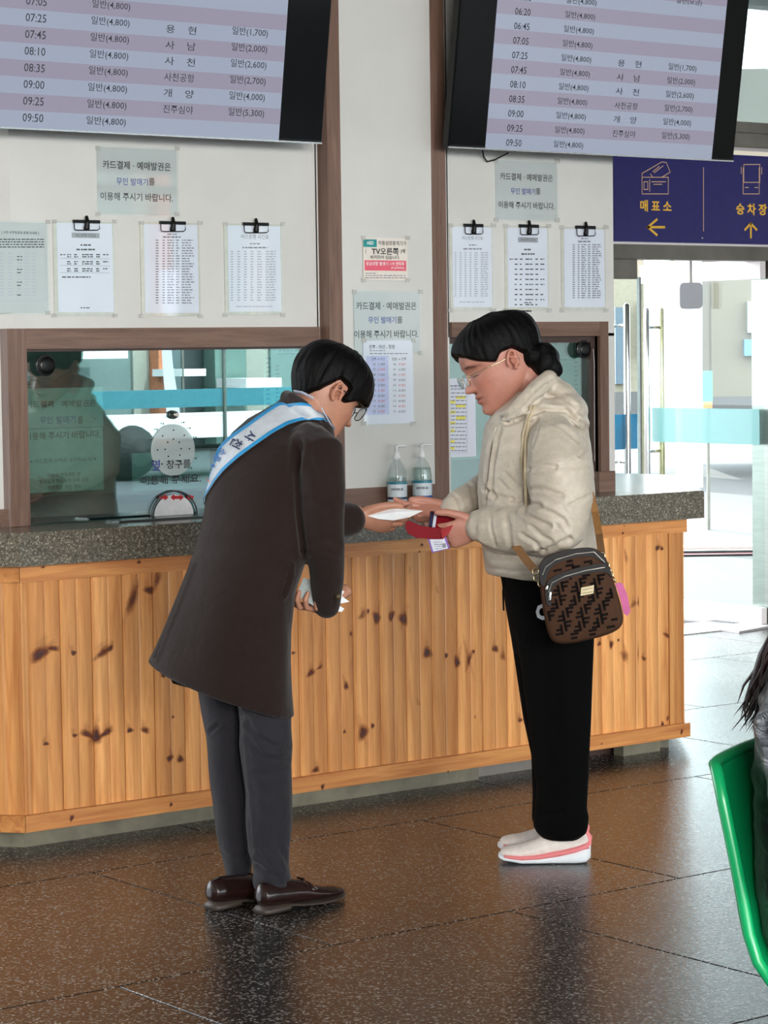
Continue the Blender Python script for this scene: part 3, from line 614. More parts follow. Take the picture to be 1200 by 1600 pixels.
# ============================================================ BLUE SIGN
PS = Pl((0, DY-.03, 0), X3, UP)
sx0 = PS.loc(960, 300)[0]; sz0 = PS.loc(1100, 380)[1]; sz1 = PS.loc(1190, 244)[1]
e = empty('direction_sign', (sx0+1, DY-.03, sz0), 'glossy navy blue direction sign with yellow symbols above the glass doors', 'sign')
mb = MB(); PS.plate(mb, sx0, sz0, sx0+2.4, sz1, 0, .025); obj('panel', mb, mat('navy_sign', (36, 34, 104), .12), e)
YS = mat('sign_yellow', (238, 186, 58), .4); YC = mat('sign_cream', (214, 176, 140), .4)
mb = MB(); PS.text(mb, '매 표 소', 1000, 1049, 322, .001, bold=.03, hpx=18); PS.text(mb, '승 차 장', 1150, 1198, 327, .001, bold=.03, hpx=18)
for pts in ([(1012, 355), (1038, 355)], [(1026, 343), (1012, 355), (1026, 367)], [(1173, 371), (1173, 349)], [(1164, 359), (1173, 349), (1182, 359)]): PS.line(mb, pts, .012, .001)
obj('lettering', mb, YS, e)
mb = MB()
for pts, c in (([(1003, 277), (1044, 277), (1044, 303), (1003, 303)], 1), ([(1003, 277), (1003, 271), (1034, 253), (1041, 254), (1047, 269), (1034, 277)], 0), ([(1020, 268), (1030, 260)], 0), ([(1022, 270), (1036, 259)], 0), ([(1018, 284), (1040, 284)], 0), ([(1021, 288), (1034, 288)], 0), ([(1015, 281), (1015, 299)], 0), ([(1006, 284), (1012, 284), (1012, 296), (1006, 296)], 1),
               ([(1099, 262), (1099, 361)], 0), ([(1162, 257), (1187, 257), (1187, 285), (1162, 285)], 1), ([(1161, 262), (1161, 303), (1186, 303), (1186, 262)], 0), ([(1158, 261), (1158, 271)], 0), ([(1190, 262), (1190, 272)], 0), ([(1164, 293), (1169, 293)], 0), ([(1179, 293), (1184, 293)], 0), ([(1016, 272), (1020, 277)], 0)): PS.line(mb, pts, .0042, .001, bool(c))
obj('pictogram', mb, YC, e)
mb = MB(); mb.lathe(PS.P(1097, 372, .001), [(.006, 0), (.006, .002), (.002, .004)], 12, Matrix(((1, 0, 0), (0, 0, -1), (0, 1, 0)))); obj('screw', mb, CHROME, e)
# ============================================================ GLASS DOORS
TEAL = N('teal_film'); TEAL.set(Base_Color=lin((112, 160, 158)), Roughness=.25, Alpha=.72); TEAL = TEAL.m
BLUEF = N('blue_film'); BLUEF.set(Base_Color=lin((58, 150, 196)), Roughness=.25, Alpha=.85); BLUEF = BLUEF.m
LX = 5.85
d1 = empty('door_1', (LX, DY, 0)); struct(d1)
zt0, zt1 = 1.797, 1.896; y1_, y0_ = 3.53, 2.63
obj('glass_leaf', MB().box((LX-.006, y0_, .09), (LX+.006, y1_, zt0+.002)), GLASSD, d1)
obj('top_rail', MB().box((LX-.02, y0_, zt0), (LX+.02, y1_, zt1)), WHITEM, d1); obj('bottom_rail', MB().box((LX-.02, y0_, .008), (LX+.02, y1_, .092)), WHITEM, d1)
obj('teal_band', MB().box((LX-.0085, y0_+.02, .94), (LX-.0072, y1_-.08, 1.125)), TEAL, d1)
obj('edge_strip', MB().box((LX-.01, y1_-.0, .09), (LX+.01, y1_+.012, zt0)), mat('aluminium_edge', (226, 214, 184), .4, .3), d1)
for s in (-1, 1):
    hb = MB(); hx = LX+s*.055; hy = 3.44; hb.tube([(hx, hy, .62), (hx, hy, 1.655)], .016, 14)
    for z in (.89, 1.56): hb.tube([(LX+s*.006, hy, z), (hx, hy, z)], .009, 10)
    obj('pull_handle', hb, CHROME if s < 0 else GOLD, d1, True)
d2 = struct(empty('door_2', (4.3, DY, 0))); lx1 = onY(998, 600, DY+.06).x
obj('glass_leaf', MB().box((4.3, DY+.054, .09), (lx1, DY+.066, 1.80)), GLASSD, d2)
obj('patch_fitting', MB().box((4.3, DY+.045, onY(980, 436, DY+.05).z), (onY(997, 600, DY+.045).x, DY+.075, HB)), GREYM, d2)
obj('bottom_rail', MB().box((4.3, DY+.045, .008), (lx1, DY+.075, .092)), WHITEM, d2)
obj('edge_strip', MB().box((lx1, DY+.05, .09), (lx1+.012, DY+.07, 1.80)), mat('grey_edge', (128, 130, 128), .4), d2)
obj('blue_band', MB().box((4.3, DY+.050, onY(975, 703, DY).z), (lx1-.02, DY+.053, onY(975, 648, DY).z)), BLUEF, d2)
for s in (-1, 1):
    hb = MB(); hx = onY(981, 600, DY).x-(.0 if s < 0 else .02); hy = DY+.06+s*.055; hb.tube([(hx, hy, .62), (hx, hy, 1.655)], .016, 14)
    for z in (.89, 1.56): hb.tube([(hx, DY+.06+s*.006, z), (hx, hy, z)], .009, 10)
    obj('pull_handle', hb, CHROME, d2, True)
jb = struct(box('trim_5', (DX1+.005, DY, 0), (DX1+.07, DY+.14, HB), STEEL))
d3 = struct(empty('door_3', (7, DY, 0))); obj('glass_leaf', MB().box((DX1+.07, DY+.054, .09), (7.85, DY+.066, HB)), GLASSD, d3); obj('bottom_rail', MB().box((DX1+.07, DY+.045, .008), (7.85, DY+.075, .092)), WHITEM, d3)
obj('teal_band', MB().box((DX1+.09, DY+.050, .94), (7.8, DY+.053, 1.125)), TEAL, d3)
bxp = [onZ(1117, 985, .0), onZ(1155, 990, 0), onZ(1205, 981, 0), onZ(1160, 976, 0)]
tag(obj('floor_plate', MB().prism([(p.x, p.y) for p in bxp], .0005, .012), mat('floor_plate_metal', (190, 184, 186), .3, .3)), 'small pale metal floor plate lying under the open glass door', 'plate')
bt = MB(); bt.box((DX0-.4, DY-.0, .0003), (DX1, DY+.16, .006)); struct(obj('trim_6', bt, mat('sill_stone', (180, 178, 174), .35)))
# ============================================================ OUTSIDE
struct(obj('ground_outside', MB().box((-30, 3.0, -.08), (60, 40, -.02)), mat('pale_concrete', (70, 66, 66), .7, 0, .05, 3)))
struct(obj('ground_forecourt', MB().box((-30, -40, -.08), (60, -14, -.02)), mat('asphalt', (62, 64, 68), .8, 0, .1, 4)))
def at_far(px, py, dep): return PD(px, py, dep)
# beige building facade with base course and a blue window
fa = empty('far_building', PD(1150, 700, 28), 'beige rendered building across the yard seen through the open glass door', 'building')
def fbox(name, x0, y0, x1, y1, dep, t, m, parent):
    a = PD(x0, y1, dep); b = PD(x1, y0, dep); c = (a+b)/2; wd = (b-a).dot(RH); ht = b.z-a.z
    M = Matrix((( RH.x, FH.x, 0, c.x), (RH.y, FH.y, 0, c.y), (0, 0, 1, c.z), (0, 0, 0, 1)))
    return obj(name, MB().box((-wd/2, 0, -ht/2), (wd/2, t, ht/2), M), m, parent)
fbox('wall', 1112, 100, 1700, 640, 28, 4, mat('beige_render', (106, 98, 84), .8, 0, .05, 1), fa); fbox('wall', 960, 100, 1004, 640, 27, 3, mat('cream_render', (126, 118, 102), .8), fa)
fbox('base_course', 1112, 612, 1700, 640, 27.9, .1, mat('grey_base', (78, 75, 75), .7), fa); fbox('base_course', 960, 612, 1004, 660, 26.9, .1, MATS['grey_base'], fa)
fbox('window', 1163, 530, 1200, 556, 27.9, .12, mat('blue_window', (84, 128, 170), .3), fa); fbox('window', 1168, 470, 1240, 520, 27.9, .12, mat('pale_window', (140, 148, 146), .3), fa)
fbox('shutter', 962, 480, 976, 600, 26.9, .12, mat('dark_shutter', (70, 84, 96), .4), fa); fbox('shutter', 1000, 470, 1004, 560, 26.9, .12, MATS['dark_shutter'], fa)
ln = empty('parking_kerb', PD(1150, 850, 17), 'red and white painted kerb strips in the yard outside the doors', 'kerb')
fbox('red_strip', 1000, 858, 1700, 868, 17.5, .3, mat('red_kerb', (120, 78, 82), .8), ln); fbox('white_strip', 1000, 850, 1700, 857, 17.6, .3, mat('white_kerb', (170, 150, 142), .8), ln)
struct(fbox('canopy_pillar', 1066, 300, 1096, 762, 18, .4, mat('white_van_paint', (244, 244, 244), .3), None))
bs = empty('yard_panel', PD(1105, 640, 20), 'teal and orange panel beside the white pillar in the yard', 'panel')
fbox('teal_panel', 1096, 580, 1113, 628, 20.02, .1, mat('teal_paint', (84, 190, 170), .4), bs); fbox('orange_panel', 1099, 628, 1113, 638, 20.0, .1, mat('orange_paint', (226, 132, 84), .4), bs)
fbox('panel_post', 1106, 638, 1109, 842, 20.05, .06, GREYM, bs)
sg = empty('hanging_mirror', PD(1080, 463, 9.6), 'dark rounded panel hanging from the canopy outside the doors', 'panel')
c = PD(1080, 462, 13.2); mb = MB(); sx_, sz_ = .058*1.05, .070
prf = [(sx_*(abs(math.cos(q))**.35)*math.copysign(1, math.cos(q)), sz_*(abs(math.sin(q))**.35)*math.copysign(1, math.sin(q))) for q in [2*math.pi*j/28 for j in range(28)]]
mb.rings([[c+RH*x+UP*z+FH*y for x, z in prf] for y in (0, .03)]); obj('panel_face', mb, mat('dark_slate', (36, 46, 62), .3), sg)
mb = MB(); mb.tube([c+UP*.06+FH*.015, c+UP*1.56+FH*.015], .008, 8); obj('hanger', mb, GREYM, sg)
c = PD(1080, 462, 13.2)
struct(obj('canopy_beam', MB().box((c.x-2, c.y-.05, c.z+1.54), (c.x+4, c.y+.08, c.z+1.66)), GREYM))
for xx in (c.x-2, c.x+3.9): struct(obj('canopy_post', MB().box((xx, c.y-.04, -.02), (xx+.1, c.y+.07, c.z+1.54)), GREYM))
# seen mirrored in the ticket windows: forecourt behind the photographer
def MX(px, v, Y):
    d = ray(px, v); t = (GY-CAM.y)/d.y; p = CAM+d*t; d = Vector((d.x, -d.y, d.z)); t = (Y-p.y)/d.y; return p+d*t
GY = WY+.03
def mbox(name, x0, y0, x1, y1, Y, t, m, parent):
    a = MX(x0, y1, Y); b = MX(x1, y0, Y); return obj(name, MB().box((min(a.x, b.x), Y-t, min(a.z, b.z)), (max(a.x, b.x), Y, max(a.z, b.z))), m, parent)
bu = empty('delivery_truck', (MX(280, 690, -18.0).x, -18.8, 0), 'white low truck bed with teal side rail behind the photographer', 'truck')
mbox('side_panel', 150, 642, 560, 690, -18.0, 1.5, MATS['white_van_paint'], bu); mbox('teal_rail', 130, 602, 560, 641, -18.02, .1, mat('teal_band_paint', (44, 120, 134), .4), bu); mbox('tail_rail', 40, 606, 130, 640, -18.2, .1, MATS['teal_band_paint'], bu)
mbox('chassis', 160, 691, 555, 712, -18.1, 1.2, BLACKM, bu)
for px in (200, 500):
    c = MX(px, 700, -18.1); mb = MB(); mb.tube([(c.x, -18.1, .32), (c.x, -18.5, .32)], .34, 22, (X3, 1)); obj('wheel', mb, BLACKM, bu)
sb_ = empty('street_building', (MX(280, 600, -25).x, -26, 0), 'shop front with brick pier and awning across the forecourt', 'building')
TG = mat('teal_grey_render', (112, 130, 128), .7); DKS = mat('dark_shopfront', (44, 52, 54), .4)
for nm, x0, x1, m, o_ in (('wall', -300, 205, TG, 0), ('wall', 206, 231, mat('pale_render', (160, 160, 150), .7), .05), ('brick_pier', 232, 251, mat('orange_brick', (186, 112, 78), .8, 0, .2, 20), .3), ('wall', 252, 283, mat('dusky_render', (90, 108, 110), .7), 0), ('shopfront', 284, 330, DKS, -.2), ('wall', 331, 380, mat('green_grey_render', (100, 126, 118), .7), .1), ('wall', 381, 420, MATS['pale_render'], 0), ('wall', 421, 640, TG, .05)):
    a = MX(x0, 600, -25).x; b = MX(x1, 600, -25).x; obj(nm, MB().box((a, -27, -.02), (b, -25+o_, 4.4)), m, sb_)
mbox('awning', 284, 576, 322, 588, -24.0, .8, MATS['white_van_paint'], sb_); mbox('awning', 60, 548, 200, 562, -24.0, .8, MATS['white_van_paint'], sb_); mbox('awning', 385, 590, 440, 606, -24.0, .8, MATS['white_van_paint'], sb_)
bn = empty('advert_banner', (MX(264, 600, -22).x, -22, 0), 'white upright fabric banner beside the brick pier', 'banner')
a = MX(254, 600, -22).x; b = MX(275, 600, -22).x
obj('cloth', MB().rings([[Vector((a+.05*math.sin(2*z), -22+.03*math.sin(4*z), z)), Vector((b+.06*math.sin(3*z), -22, z))] for z in [.5+.14*k for k in range(16)]], False, False), mat('banner_cloth', (205, 208, 220), .7), bn)
mb = MB(); mb.tube([(b+.12, -22, 0), (b+.12, -22, 3.0)], .015, 8); obj('pole', mb, GREYM, bn)
for k, x in enumerate((-4, 0.2, 4.4, 10.6)): struct(box('front_mullion', (x, -12.6, 0), (x+.12, -12.48, 3.3), GREYM))
struct(box('front_transom', (-8, -12.6, 2.9), (12.4, -12.5, 2.98), GREYM)); struct(box('front_fascia', (-8, -12.7, 3.1), (12.4, -12.6, 3.4), mat('shop_fascia', (92, 104, 100), .6)))
# ============================================================ INSIDE THE OFFICE AND ON THE GLASS
GZ = WY+.045
PG = Pl((0, WY+.028, 0), X3, UP); PI = Pl((0, WY+.05, 0), X3, UP)
GP = mat('office_side_paper', (182, 196, 190), .5, 0, .03)
e = empty('window_notice', PI.P(100, 700), 'card payment and refund notice behind the left ticket glass', 'notice')
mb = MB(); PI.quad(mb, 44, 606, 162, 668, -.004, .001); PI.quad(mb, 44, 669, 163, 768, -.006, .001); obj('paper', mb, GP, e)
txt(PI, e, [('카드결제 · 예매발권은', 41, 151, 631, INK, .014, 11), ('무인 발매기', 63, 119, 656, INKB, .014, 12), ('를', 122, 131, 656, INK, .014, 12), ('이용해 주시기 바랍니다.', 40, 158, 680, INK, .014, 12)], -.003)
mb = MB(); PI.line(mb, [(64, 666), (130, 665)], .001, -.0028); PI.line(mb, [(135, 653), (143, 653), (143, 649), (151, 655), (143, 661), (143, 658), (135, 658), (135, 653)], .0012, -.0028); obj('red_arrow', mb, mat('pale_red_ink', (190, 110, 105), .5), e)
txt(PI, e, [('※ 카드결제 승차권 승인취소 시 ※', 48, 152, 719, INK, .006, 7), ('카드사 전표매입 후', 75, 127, 742, INK, .006, 7), ('발권일과 취소일이 다른 경우', 63, 140, 751, INK, .006, 7), ('부분취소 하는 경우', 76, 128, 761, INK, .006, 7)], -.0045)
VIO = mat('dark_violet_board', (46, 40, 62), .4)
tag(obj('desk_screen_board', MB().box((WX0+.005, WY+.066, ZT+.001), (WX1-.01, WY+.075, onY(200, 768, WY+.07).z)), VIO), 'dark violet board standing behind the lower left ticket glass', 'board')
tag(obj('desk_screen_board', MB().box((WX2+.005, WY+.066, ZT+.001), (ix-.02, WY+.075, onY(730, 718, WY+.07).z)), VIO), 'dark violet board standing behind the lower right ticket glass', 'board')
def intercom(px, py, r, label):
    e = empty('window_speaker', PG.P(px, py), label, 'speaker'); c = PG.P(px, py, 0)
    R3 = Matrix(((1, 0, 0), (0, 0, -1), (0, 1, 0)))
    obj('body', MB().lathe(c, [(r*.8, 0), (r, .004), (r, .02), (r*.93, .026)], 32, R3), BLACKM, e, True)
    obj('grille', MB().lathe(c+PG.n*.0262, [(r*.86, 0), (r*.8, .002), (r*.5, .004), (r*.1, .0045)], 32, R3), BLACK, e, True)
    mb = MB(); mb.tube([c+PG.n*.018+Vector((math.cos(q)*r*1.02, 0, math.sin(q)*r*1.02)) for q in [2*math.pi*j/24 for j in range(25)]], .0025, 6); obj('ring', mb, mat('dark_chrome', (80, 80, 82), .2, .8), e, True)
intercom(67, 571, .031, 'round black speaker in the top left corner of the left ticket glass')
intercom(907, 546, .030, 'round black speaker in the top right corner of the right ticket glass')
tp = empty('talk_through', PG.P(268, 700), 'clear round talk-through plate with holes and knob on left ticket glass', 'plate')
FRO = N('frosted_disc'); FRO.set(Base_Color=lin((214, 222, 222)), Roughness=.3, Alpha=.42); FRO = FRO.m
R3 = Matrix(((1, 0, 0), (0, 0, -1), (0, 1, 0)))
c = PG.P(270, 703, 0); rr = .082
obj('disc', MB().lathe(c, [(rr, 0), (rr, .0025), (rr-.002, .0035)], 40, R3), FRO, tp)
for (px, py) in [(254, 662), (286, 660), (244, 671), (270, 672), (296, 669), (253, 681), (287, 680), (235, 687), (270, 686), (305, 683), (261, 691), (279, 691), (232, 703), (245, 703), (257, 702), (282, 701), (295, 701), (308, 700), (262, 713), (280, 711), (238, 720), (252, 725), (305, 716), (262, 744), (298, 731)]:
    obj('hole', MB().lathe(PG.P(px, py, .0036), [(.0026, 0), (.0026, .0012), (.001, .0016)], 10, R3), INK, tp)
obj('knob', MB().lathe(PG.P(270, 648, .0), [(.014, 0), (.014, .006), (.011, .008), (.011, .018), (.008, .022), (.004, .0225)], 24, R3), STEEL, tp, True)
obj('knob_ring', MB().lathe(PG.P(270, 648, .0225), [(.006, 0), (.006, .0015), (.002, .0016)], 16, R3), PAPERC, tp)
ng = empty('window_notice', PI.P(268, 735), 'next window please notice beside the talk-through plate', 'notice')
mb = MB(); PI.quad(mb, 208, 706, 330, 765, -.006, .001); obj('paper', mb, GP, ng)
txt(PG, ng, [('옆', 236, 249, 727, INKB, .012, 17), ('창구를', 259, 297, 725, INK, .012, 14), ('이용해 주세요.', 220, 313, 749, INK, .012, 14)], .0042)
fp = empty('slot_flap', PG.P(270, 790), 'white half-round flap with red double arrows at the left ticket slot', 'flap')
c = PG.P(271, 805, .0); rf = .073
half = [(rf*math.cos(q), rf*.90*math.sin(q)) for q in [math.pi*j/20 for j in range(21)]]
mb = MB(); mb.rings([[c+Vector((x, -o, z)) for x, z in half] for o in (.001, .004)]); obj('flap_board', mb, mat('flap_white', (226, 226, 228), .4), fp)
mb = MB(); mb.tube([c+Vector((x*1.18, -.006, z*1.2-.002)) for x, z in half], .0028, 8); obj('slot_rim', mb, mat('smoky_acrylic', (84, 82, 84), .2), fp, True)
mb = MB()
for (a0, a1, dl, dr_) in ((247, 261, 0, 1), (266, 285, 1, 1), (291, 301, 1, 0)):
    y = 777; m_ = [(a0+(4 if dl else 0), y-2.6), (a1-(4 if dr_ else 0), y-2.6), (a1-(4 if dr_ else 0), y+2.6), (a0+(4 if dl else 0), y+2.6)]
    mb.add([PG.P(u, v, .0050) for u, v in reversed(m_)], [(0, 1, 2, 3)])
    if dr_: mb.add([PG.P(u, v, .0050) for u, v in ((a1-5, y-5.5), (a1-5, y+5.5), (a1+1, y))], [(0, 1, 2)])
    if dl: mb.add([PG.P(u, v, .0050) for u, v in ((a0+5, y+5.5), (a0+5, y-5.5), (a0-1, y))], [(0, 1, 2)])
obj('red_arrow', mb, mat('red_print', (196, 40, 48), .5), fp)
tr = box('document_tray', (onY(160, 815, WY).x, WY-.10, ZT+.0005), (onY(330, 815, WY).x, WY-.02, ZT+.006), mat('tray_dark', (44, 44, 46), .25)); tag(tr, 'flat dark tray on the worktop in front of the half-round slot', 'tray')
# papers behind the right glass and right part of the left glass
e = empty('fare_sheet', PG.P(725, 650), 'white fare table with yellow highlights in the right ticket window', 'sheet')
mb = MB(); PG.quad(mb, 703, 591, 743, 714, .0010, .0008); obj('paper', mb, PAPER, e)
mb = MB()
for (u0, u1, v) in ((712, 727, 621), (712, 727, 634), (712, 727, 653), (703, 711, 628), (703, 711, 644), (703, 711, 661), (703, 710, 673), (703, 710, 690), (703, 710, 700)): PG.quad(mb, u0, v-2.4, u1, v+2.4, .0018, .0003)
obj('highlight', mb, YEL, e)
mb = MB(); ik2 = random.Random(3)
for r in range(17): bars(PG, mb, 704, 728, 608+r*6, .0024, 1.4, rs=ik2)
PG.line(mb, [(703, 606), (729, 606), (729, 707), (703, 707)], .0008, .0024); bars(PG, mb, 703, 719, 603, .0024, 2, rs=ik2); obj('table_print', mb, INKG, e)
e = empty('route_sheet', PI.P(890, 600), 'green-tinted route list behind the right ticket glass by the speaker', 'sheet')
mb = MB(); PI.quad(mb, 872, 556, 908, 640, -.004, .001); obj('paper', mb, GP, e)
mb = MB(); [bars(PI, mb, 898, 904, 566+r*7, -.0035, 3, rs=ik2) for r in range(10)]; bars(PI, mb, 876, 900, 562, -.0035, 2, rs=ik2); obj('table_print', mb, INKG, e)
e = empty('route_sheet', PI.P(430, 590), 'green-tinted route list behind left ticket glass beside the pillar', 'sheet')
mb = MB(); PI.quad(mb, 413, 547, 492, 650, -.004, .001); obj('paper', mb, GP, e)
mb = MB(); [bars(PI, mb, 417, 424, 560+r*7, -.0035, 3, rs=ik2) for r in range(12)]; [bars(PI, mb, 436, 470, 548+r*5, -.0035, 2, rs=ik2) for r in range(2)]; [bars(PI, mb, 432, 438, 572+r*6, -.0035, 3, rs=ik2) for r in range(10)]; obj('table_print', mb, INKB, e)
mb = MB(); hc = PG.P(921, 546, .02); mb.tube([hc, hc+Vector((.004, 0, -.05)), hc+Vector((.002, 0, -.4))], .0012, 6); tag(obj('thin_cable', mb, mat('white_cable', (190, 190, 190), .4)), 'thin pale cable hanging beside the right window speaker', 'cable')
# ============================================================ SANITISER BOTTLES
def bottle(px, label, band, fill):
    c = onZ(px, 784, ZT); c = PP.P(px, 782); c = Vector((c.x, PY-.045, ZT+.0005)); e = empty('sanitiser_bottle', c, label, 'bottle', 'hand sanitiser bottles on the worktop')
    k = 1.08; gl = glass_mat('clear_bottle_'+str(px), (.90, .93, .93), .1)
    pr = [(.028, 0), (.030, .004), (.030, .085), (.0285, .105), (.020, .128), (.012, .138), (.012, .142)]
    obj('bottle_body', MB().lathe(c, [(r*k, z*k) for r, z in pr], 28), gl, e, True)
    obj('gel', MB().lathe(c+UP*.002, [(r*k*.95, z*k) for r, z in pr if z < fill]+[(.027*k, fill*k), (.002, fill*k)], 24), glass_mat('clear_gel_'+str(px), (.80, .86, .84), .1), e, True)
    def lab(z0, z1, m, r, nm): obj(nm, MB().rings([[c+Vector((r*math.cos(q), r*math.sin(q), z)) for q in [math.pi*2*j/28 for j in range(28)]] for z in (z0, z1)], False), m, e, True)
    LW = mat('label_white', (214, 222, 228), .35); lab(.012, .080, LW, .0330, 'label'); lab(.072, .080, mat('label_teal', (28, 122, 142), .3), .0333, 'label_band'); lab(.022, .030, band, .0333, 'label_band')
    tx = MB(); co, fs, W, H = textdata('SANITIZER GEL', .03)
    aa = math.atan2(CAM.y-c.y, CAM.x-c.x); s_ = .044/W
    tx.add([c+Vector((.0336*math.cos(aa+x*s_/.0336), .0336*math.sin(aa+x*s_/.0336), .056+y*s_*1.5)) for x, y in co], fs)
    obj('lettering', tx, INK, e)
    t = c+UP*.142*k; obj('pump_collar', MB().lathe(t, [(.0115, 0), (.0115, .012), (.009, .016), (.009, .022), (.0045, .024), (.004, .040)], 16), mat('pump_white', (226, 228, 228), .3), e, True)
    mb = MB(); mb.tube([t+UP*.038, t+UP*.044, t+UP*.046+RH*.006, t+UP*.045+RH*.030], [.006, .006, .0055, .0035], 8); obj('pump_spout', mb, MATS['pump_white'], e, True)
    mb = MB(); mb.tube([c+UP*.01, t], .0022, 6); obj('dip_tube', mb, MATS['pump_white'], e)
bottle(608, 'sanitiser pump bottle with dark navy lower label band, nearer the man', mat('label_navy', (26, 40, 72), .3), .085)
bottle(647, 'fuller sanitiser pump bottle with blue lower label band, nearer the woman', mat('label_blue', (20, 84, 150), .3), .112)
# ============================================================ FIGURE TOOLS
def remesh(mb, vox, it=6, fac=.5):
    me = mb.mesh(); o = bpy.data.objects.new('tmp', me); link(o)
    m = o.modifiers.new('r', 'REMESH'); m.mode = 'VOXEL'; m.voxel_size = vox; m.adaptivity = 0
    if it: q = o.modifiers.new('s', 'SMOOTH'); q.iterations = it; q.factor = fac
    r = bpy.data.meshes.new_from_object(o.evaluated_get(bpy.context.evaluated_depsgraph_get())); bpy.data.objects.remove(o); return r
def getco(me):
    n = len(me.vertices); co = np.empty(n*3, 'f'); me.vertices.foreach_get('co', co); no = np.empty(n*3, 'f'); me.vertex_normals.foreach_get('vector', no); return co.reshape(-1, 3).astype('d'), no.reshape(-1, 3).astype('d')
def setco(me, co): me.vertices.foreach_set('co', co.astype('f').ravel()); me.update()
def segdist(p, poly):
    d = np.full(len(p), 1e9)
    for a, b in zip(poly[:-1], poly[1:]):
        a = np.array(a, float); b = np.array(b, float); ab = b-a; t = np.clip(((p-a)@ab)/(ab@ab+1e-9), 0, 1); d = np.minimum(d, np.hypot(*(p-a-t[:, None]*ab).T))
    return d
def creases(me, items, side=1):
    """items: (polyline measured in the photograph, width px, depth m): folds pressed into the near side"""
    co, no = getco(me); p = projn(co); f = np.einsum('ij,ij->i', no, co-CAMn); fac = np.clip(-f/np.linalg.norm(co-CAMn, axis=1)*2, 0, 1); dd = np.zeros(len(co))
    for poly, wd, dp in items:
        d = segdist(p, poly); dd += -dp*np.exp(-(d/wd)**2)+dp*.45*np.exp(-((d-wd*1.9)/wd)**2)
    setco(me, co+no*(dd*fac)[:, None])
def noise_disp(me, amp, sc, st=(1, 1, 1), seed=0, mask=None):
    co, no = getco(me); d = np.array([noise.noise(Vector((c[0]*sc*st[0]+seed, c[1]*sc*st[1], c[2]*sc*st[2]))) for c in co]); setco(me, co+no*(d*amp)[:, None])
def sil(L, R, dep, hb, rho=0., n=36, pw_=1.0, ddep=0):
    a = PD(*L, dep+ddep); b = PD(*R, dep-ddep); c = (a+b)/2; U = (b-a)/2; A = hb*FH
    r = []
    for j in range(n):
        t = 2*math.pi*j/n; cc, ss = math.cos(t), math.sin(t)
        cc = math.copysign(abs(cc)**pw_, cc); ss = math.copysign(abs(ss)**pw_, ss)
        r.append(c+U*cc+A*(rho*cc+math.sqrt(1-rho*rho)*ss))
    return r
def interp(tab, z):
    if z <= tab[0][0]: return tab[0][1:]
    for a, b in zip(tab[:-1], tab[1:]):
        if z <= b[0]:
            t = (z-a[0])/(b[0]-a[0]); t = t*t*(3-2*t) if False else t; return [p+(q-p)*t for p, q in zip(a[1:], b[1:])]
    return tab[-1][1:]
HT = [(-.118, .010, .072, .028), (-.113, .024, .084, .018), (-.100, .037, .090, -.002), (-.085, .047, .089, -.030), (-.060, .057, .089, -.062), (-.035, .063, .089, -.082), (-.010, .068, .088, -.096), (.010, .071, .087, -.103), (.030, .073, .091, -.107), (.055, .0735, .090, -.107), (.080, .067, .078, -.097), (.098, .053, .058, -.076), (.110, .034, .035, -.048), (.116, .015, .012, -.022)]
def smoothtab(tab, z):
    s = [interp(tab, z+dz) for dz in (-.008, -.004, 0, .004, .008)]; return [sum(q)/5 for q in zip(*s)]
G = lambda v, s: math.exp(-(v/s)**2)
def headpt(th, z):
    w_, f_, b_ = smoothtab(HT, z); mid = (f_+b_)/2*.25; s, c = math.sin(th), math.cos(th)
    x = w_*math.copysign(abs(s)**.92, s); y = (mid+(f_-mid)*abs(c)**.88) if c > 0 else (mid-(mid-b_)*abs(c)**.92)
    if c > 0:
        k = min(1, c*2.2); a = 0
        nz = max(0, min(1, (.016-z)/.044)); nose = (.0015+.0225*nz**1.25) if z > -.030 else .024*max(0, 1-((-.030-z)/.011)**2)
        if z > .016: nose = .0015*G(z-.016, .01)
        a += nose*G(x, .0075+.0065*nz)+.006*G(abs(x)-.014, .006)*G(z+.029, .007)
        a -= .0095*G(abs(x)-.032, .017)*G(z-.010, .012); a += .0055*G(abs(x)-.033, .0125)*G(z-.006, .009)
        a += .003*G(z-.030, .008)*G(abs(x)-.028, .025); a += .0035*G(abs(x)-.042, .02)*G(z+.022, .018)
        a += .0065*G(x, .021)*G(z+.0545, .0052)+.007*G(x, .018)*G(z+.0675, .0058)-.0045*G(x, .022)*G(z+.0608, .0022)
        a += .004*G(x, .016)*G(z+.098, .012)-.003*G(x, .02)*G(z+.081, .006)-.002*G(x, .005)*G(z+.045, .006)
        y += a*k
    return Vector((x, y, z))
def head_to(mb, M, s, jaw=0):
    zs = [-.118+.234*i/84 for i in range(85)]; mb.rings([[M @ (headpt(2*math.pi*j/100, z)*s) for j in range(100)] for z in zs])
    for sd in (-1, 1):
        ec = Vector((sd*.072, -.014, -.006)); pts = []
        for k in range(11):
            q = math.radians(-60+k*27); pts.append(M @ ((ec+Vector((sd*(.008+.003*math.sin(q)), .004-.0135*math.cos(q-.5)*1, .003+.024*math.sin(q))))*s))
        mb.tube(pts, .0036*s, 8); mb.ball(M @ ((ec+Vector((sd*.002, -.004, 0)))*s), (.005*s, .0125*s, .021*s), 12, M.to_3x3()); mb.ball(M @ ((ec+Vector((sd*.006, .003, -.021)))*s), .006*s, 8)
        mb.tube([M @ ((ec+Vector((sd*.009, .003, .010)))*s), M @ ((ec+Vector((sd*.010, -.010, .004)))*s), M @ ((ec+Vector((sd*.009, -.008, -.014)))*s)], .0032*s, 6)
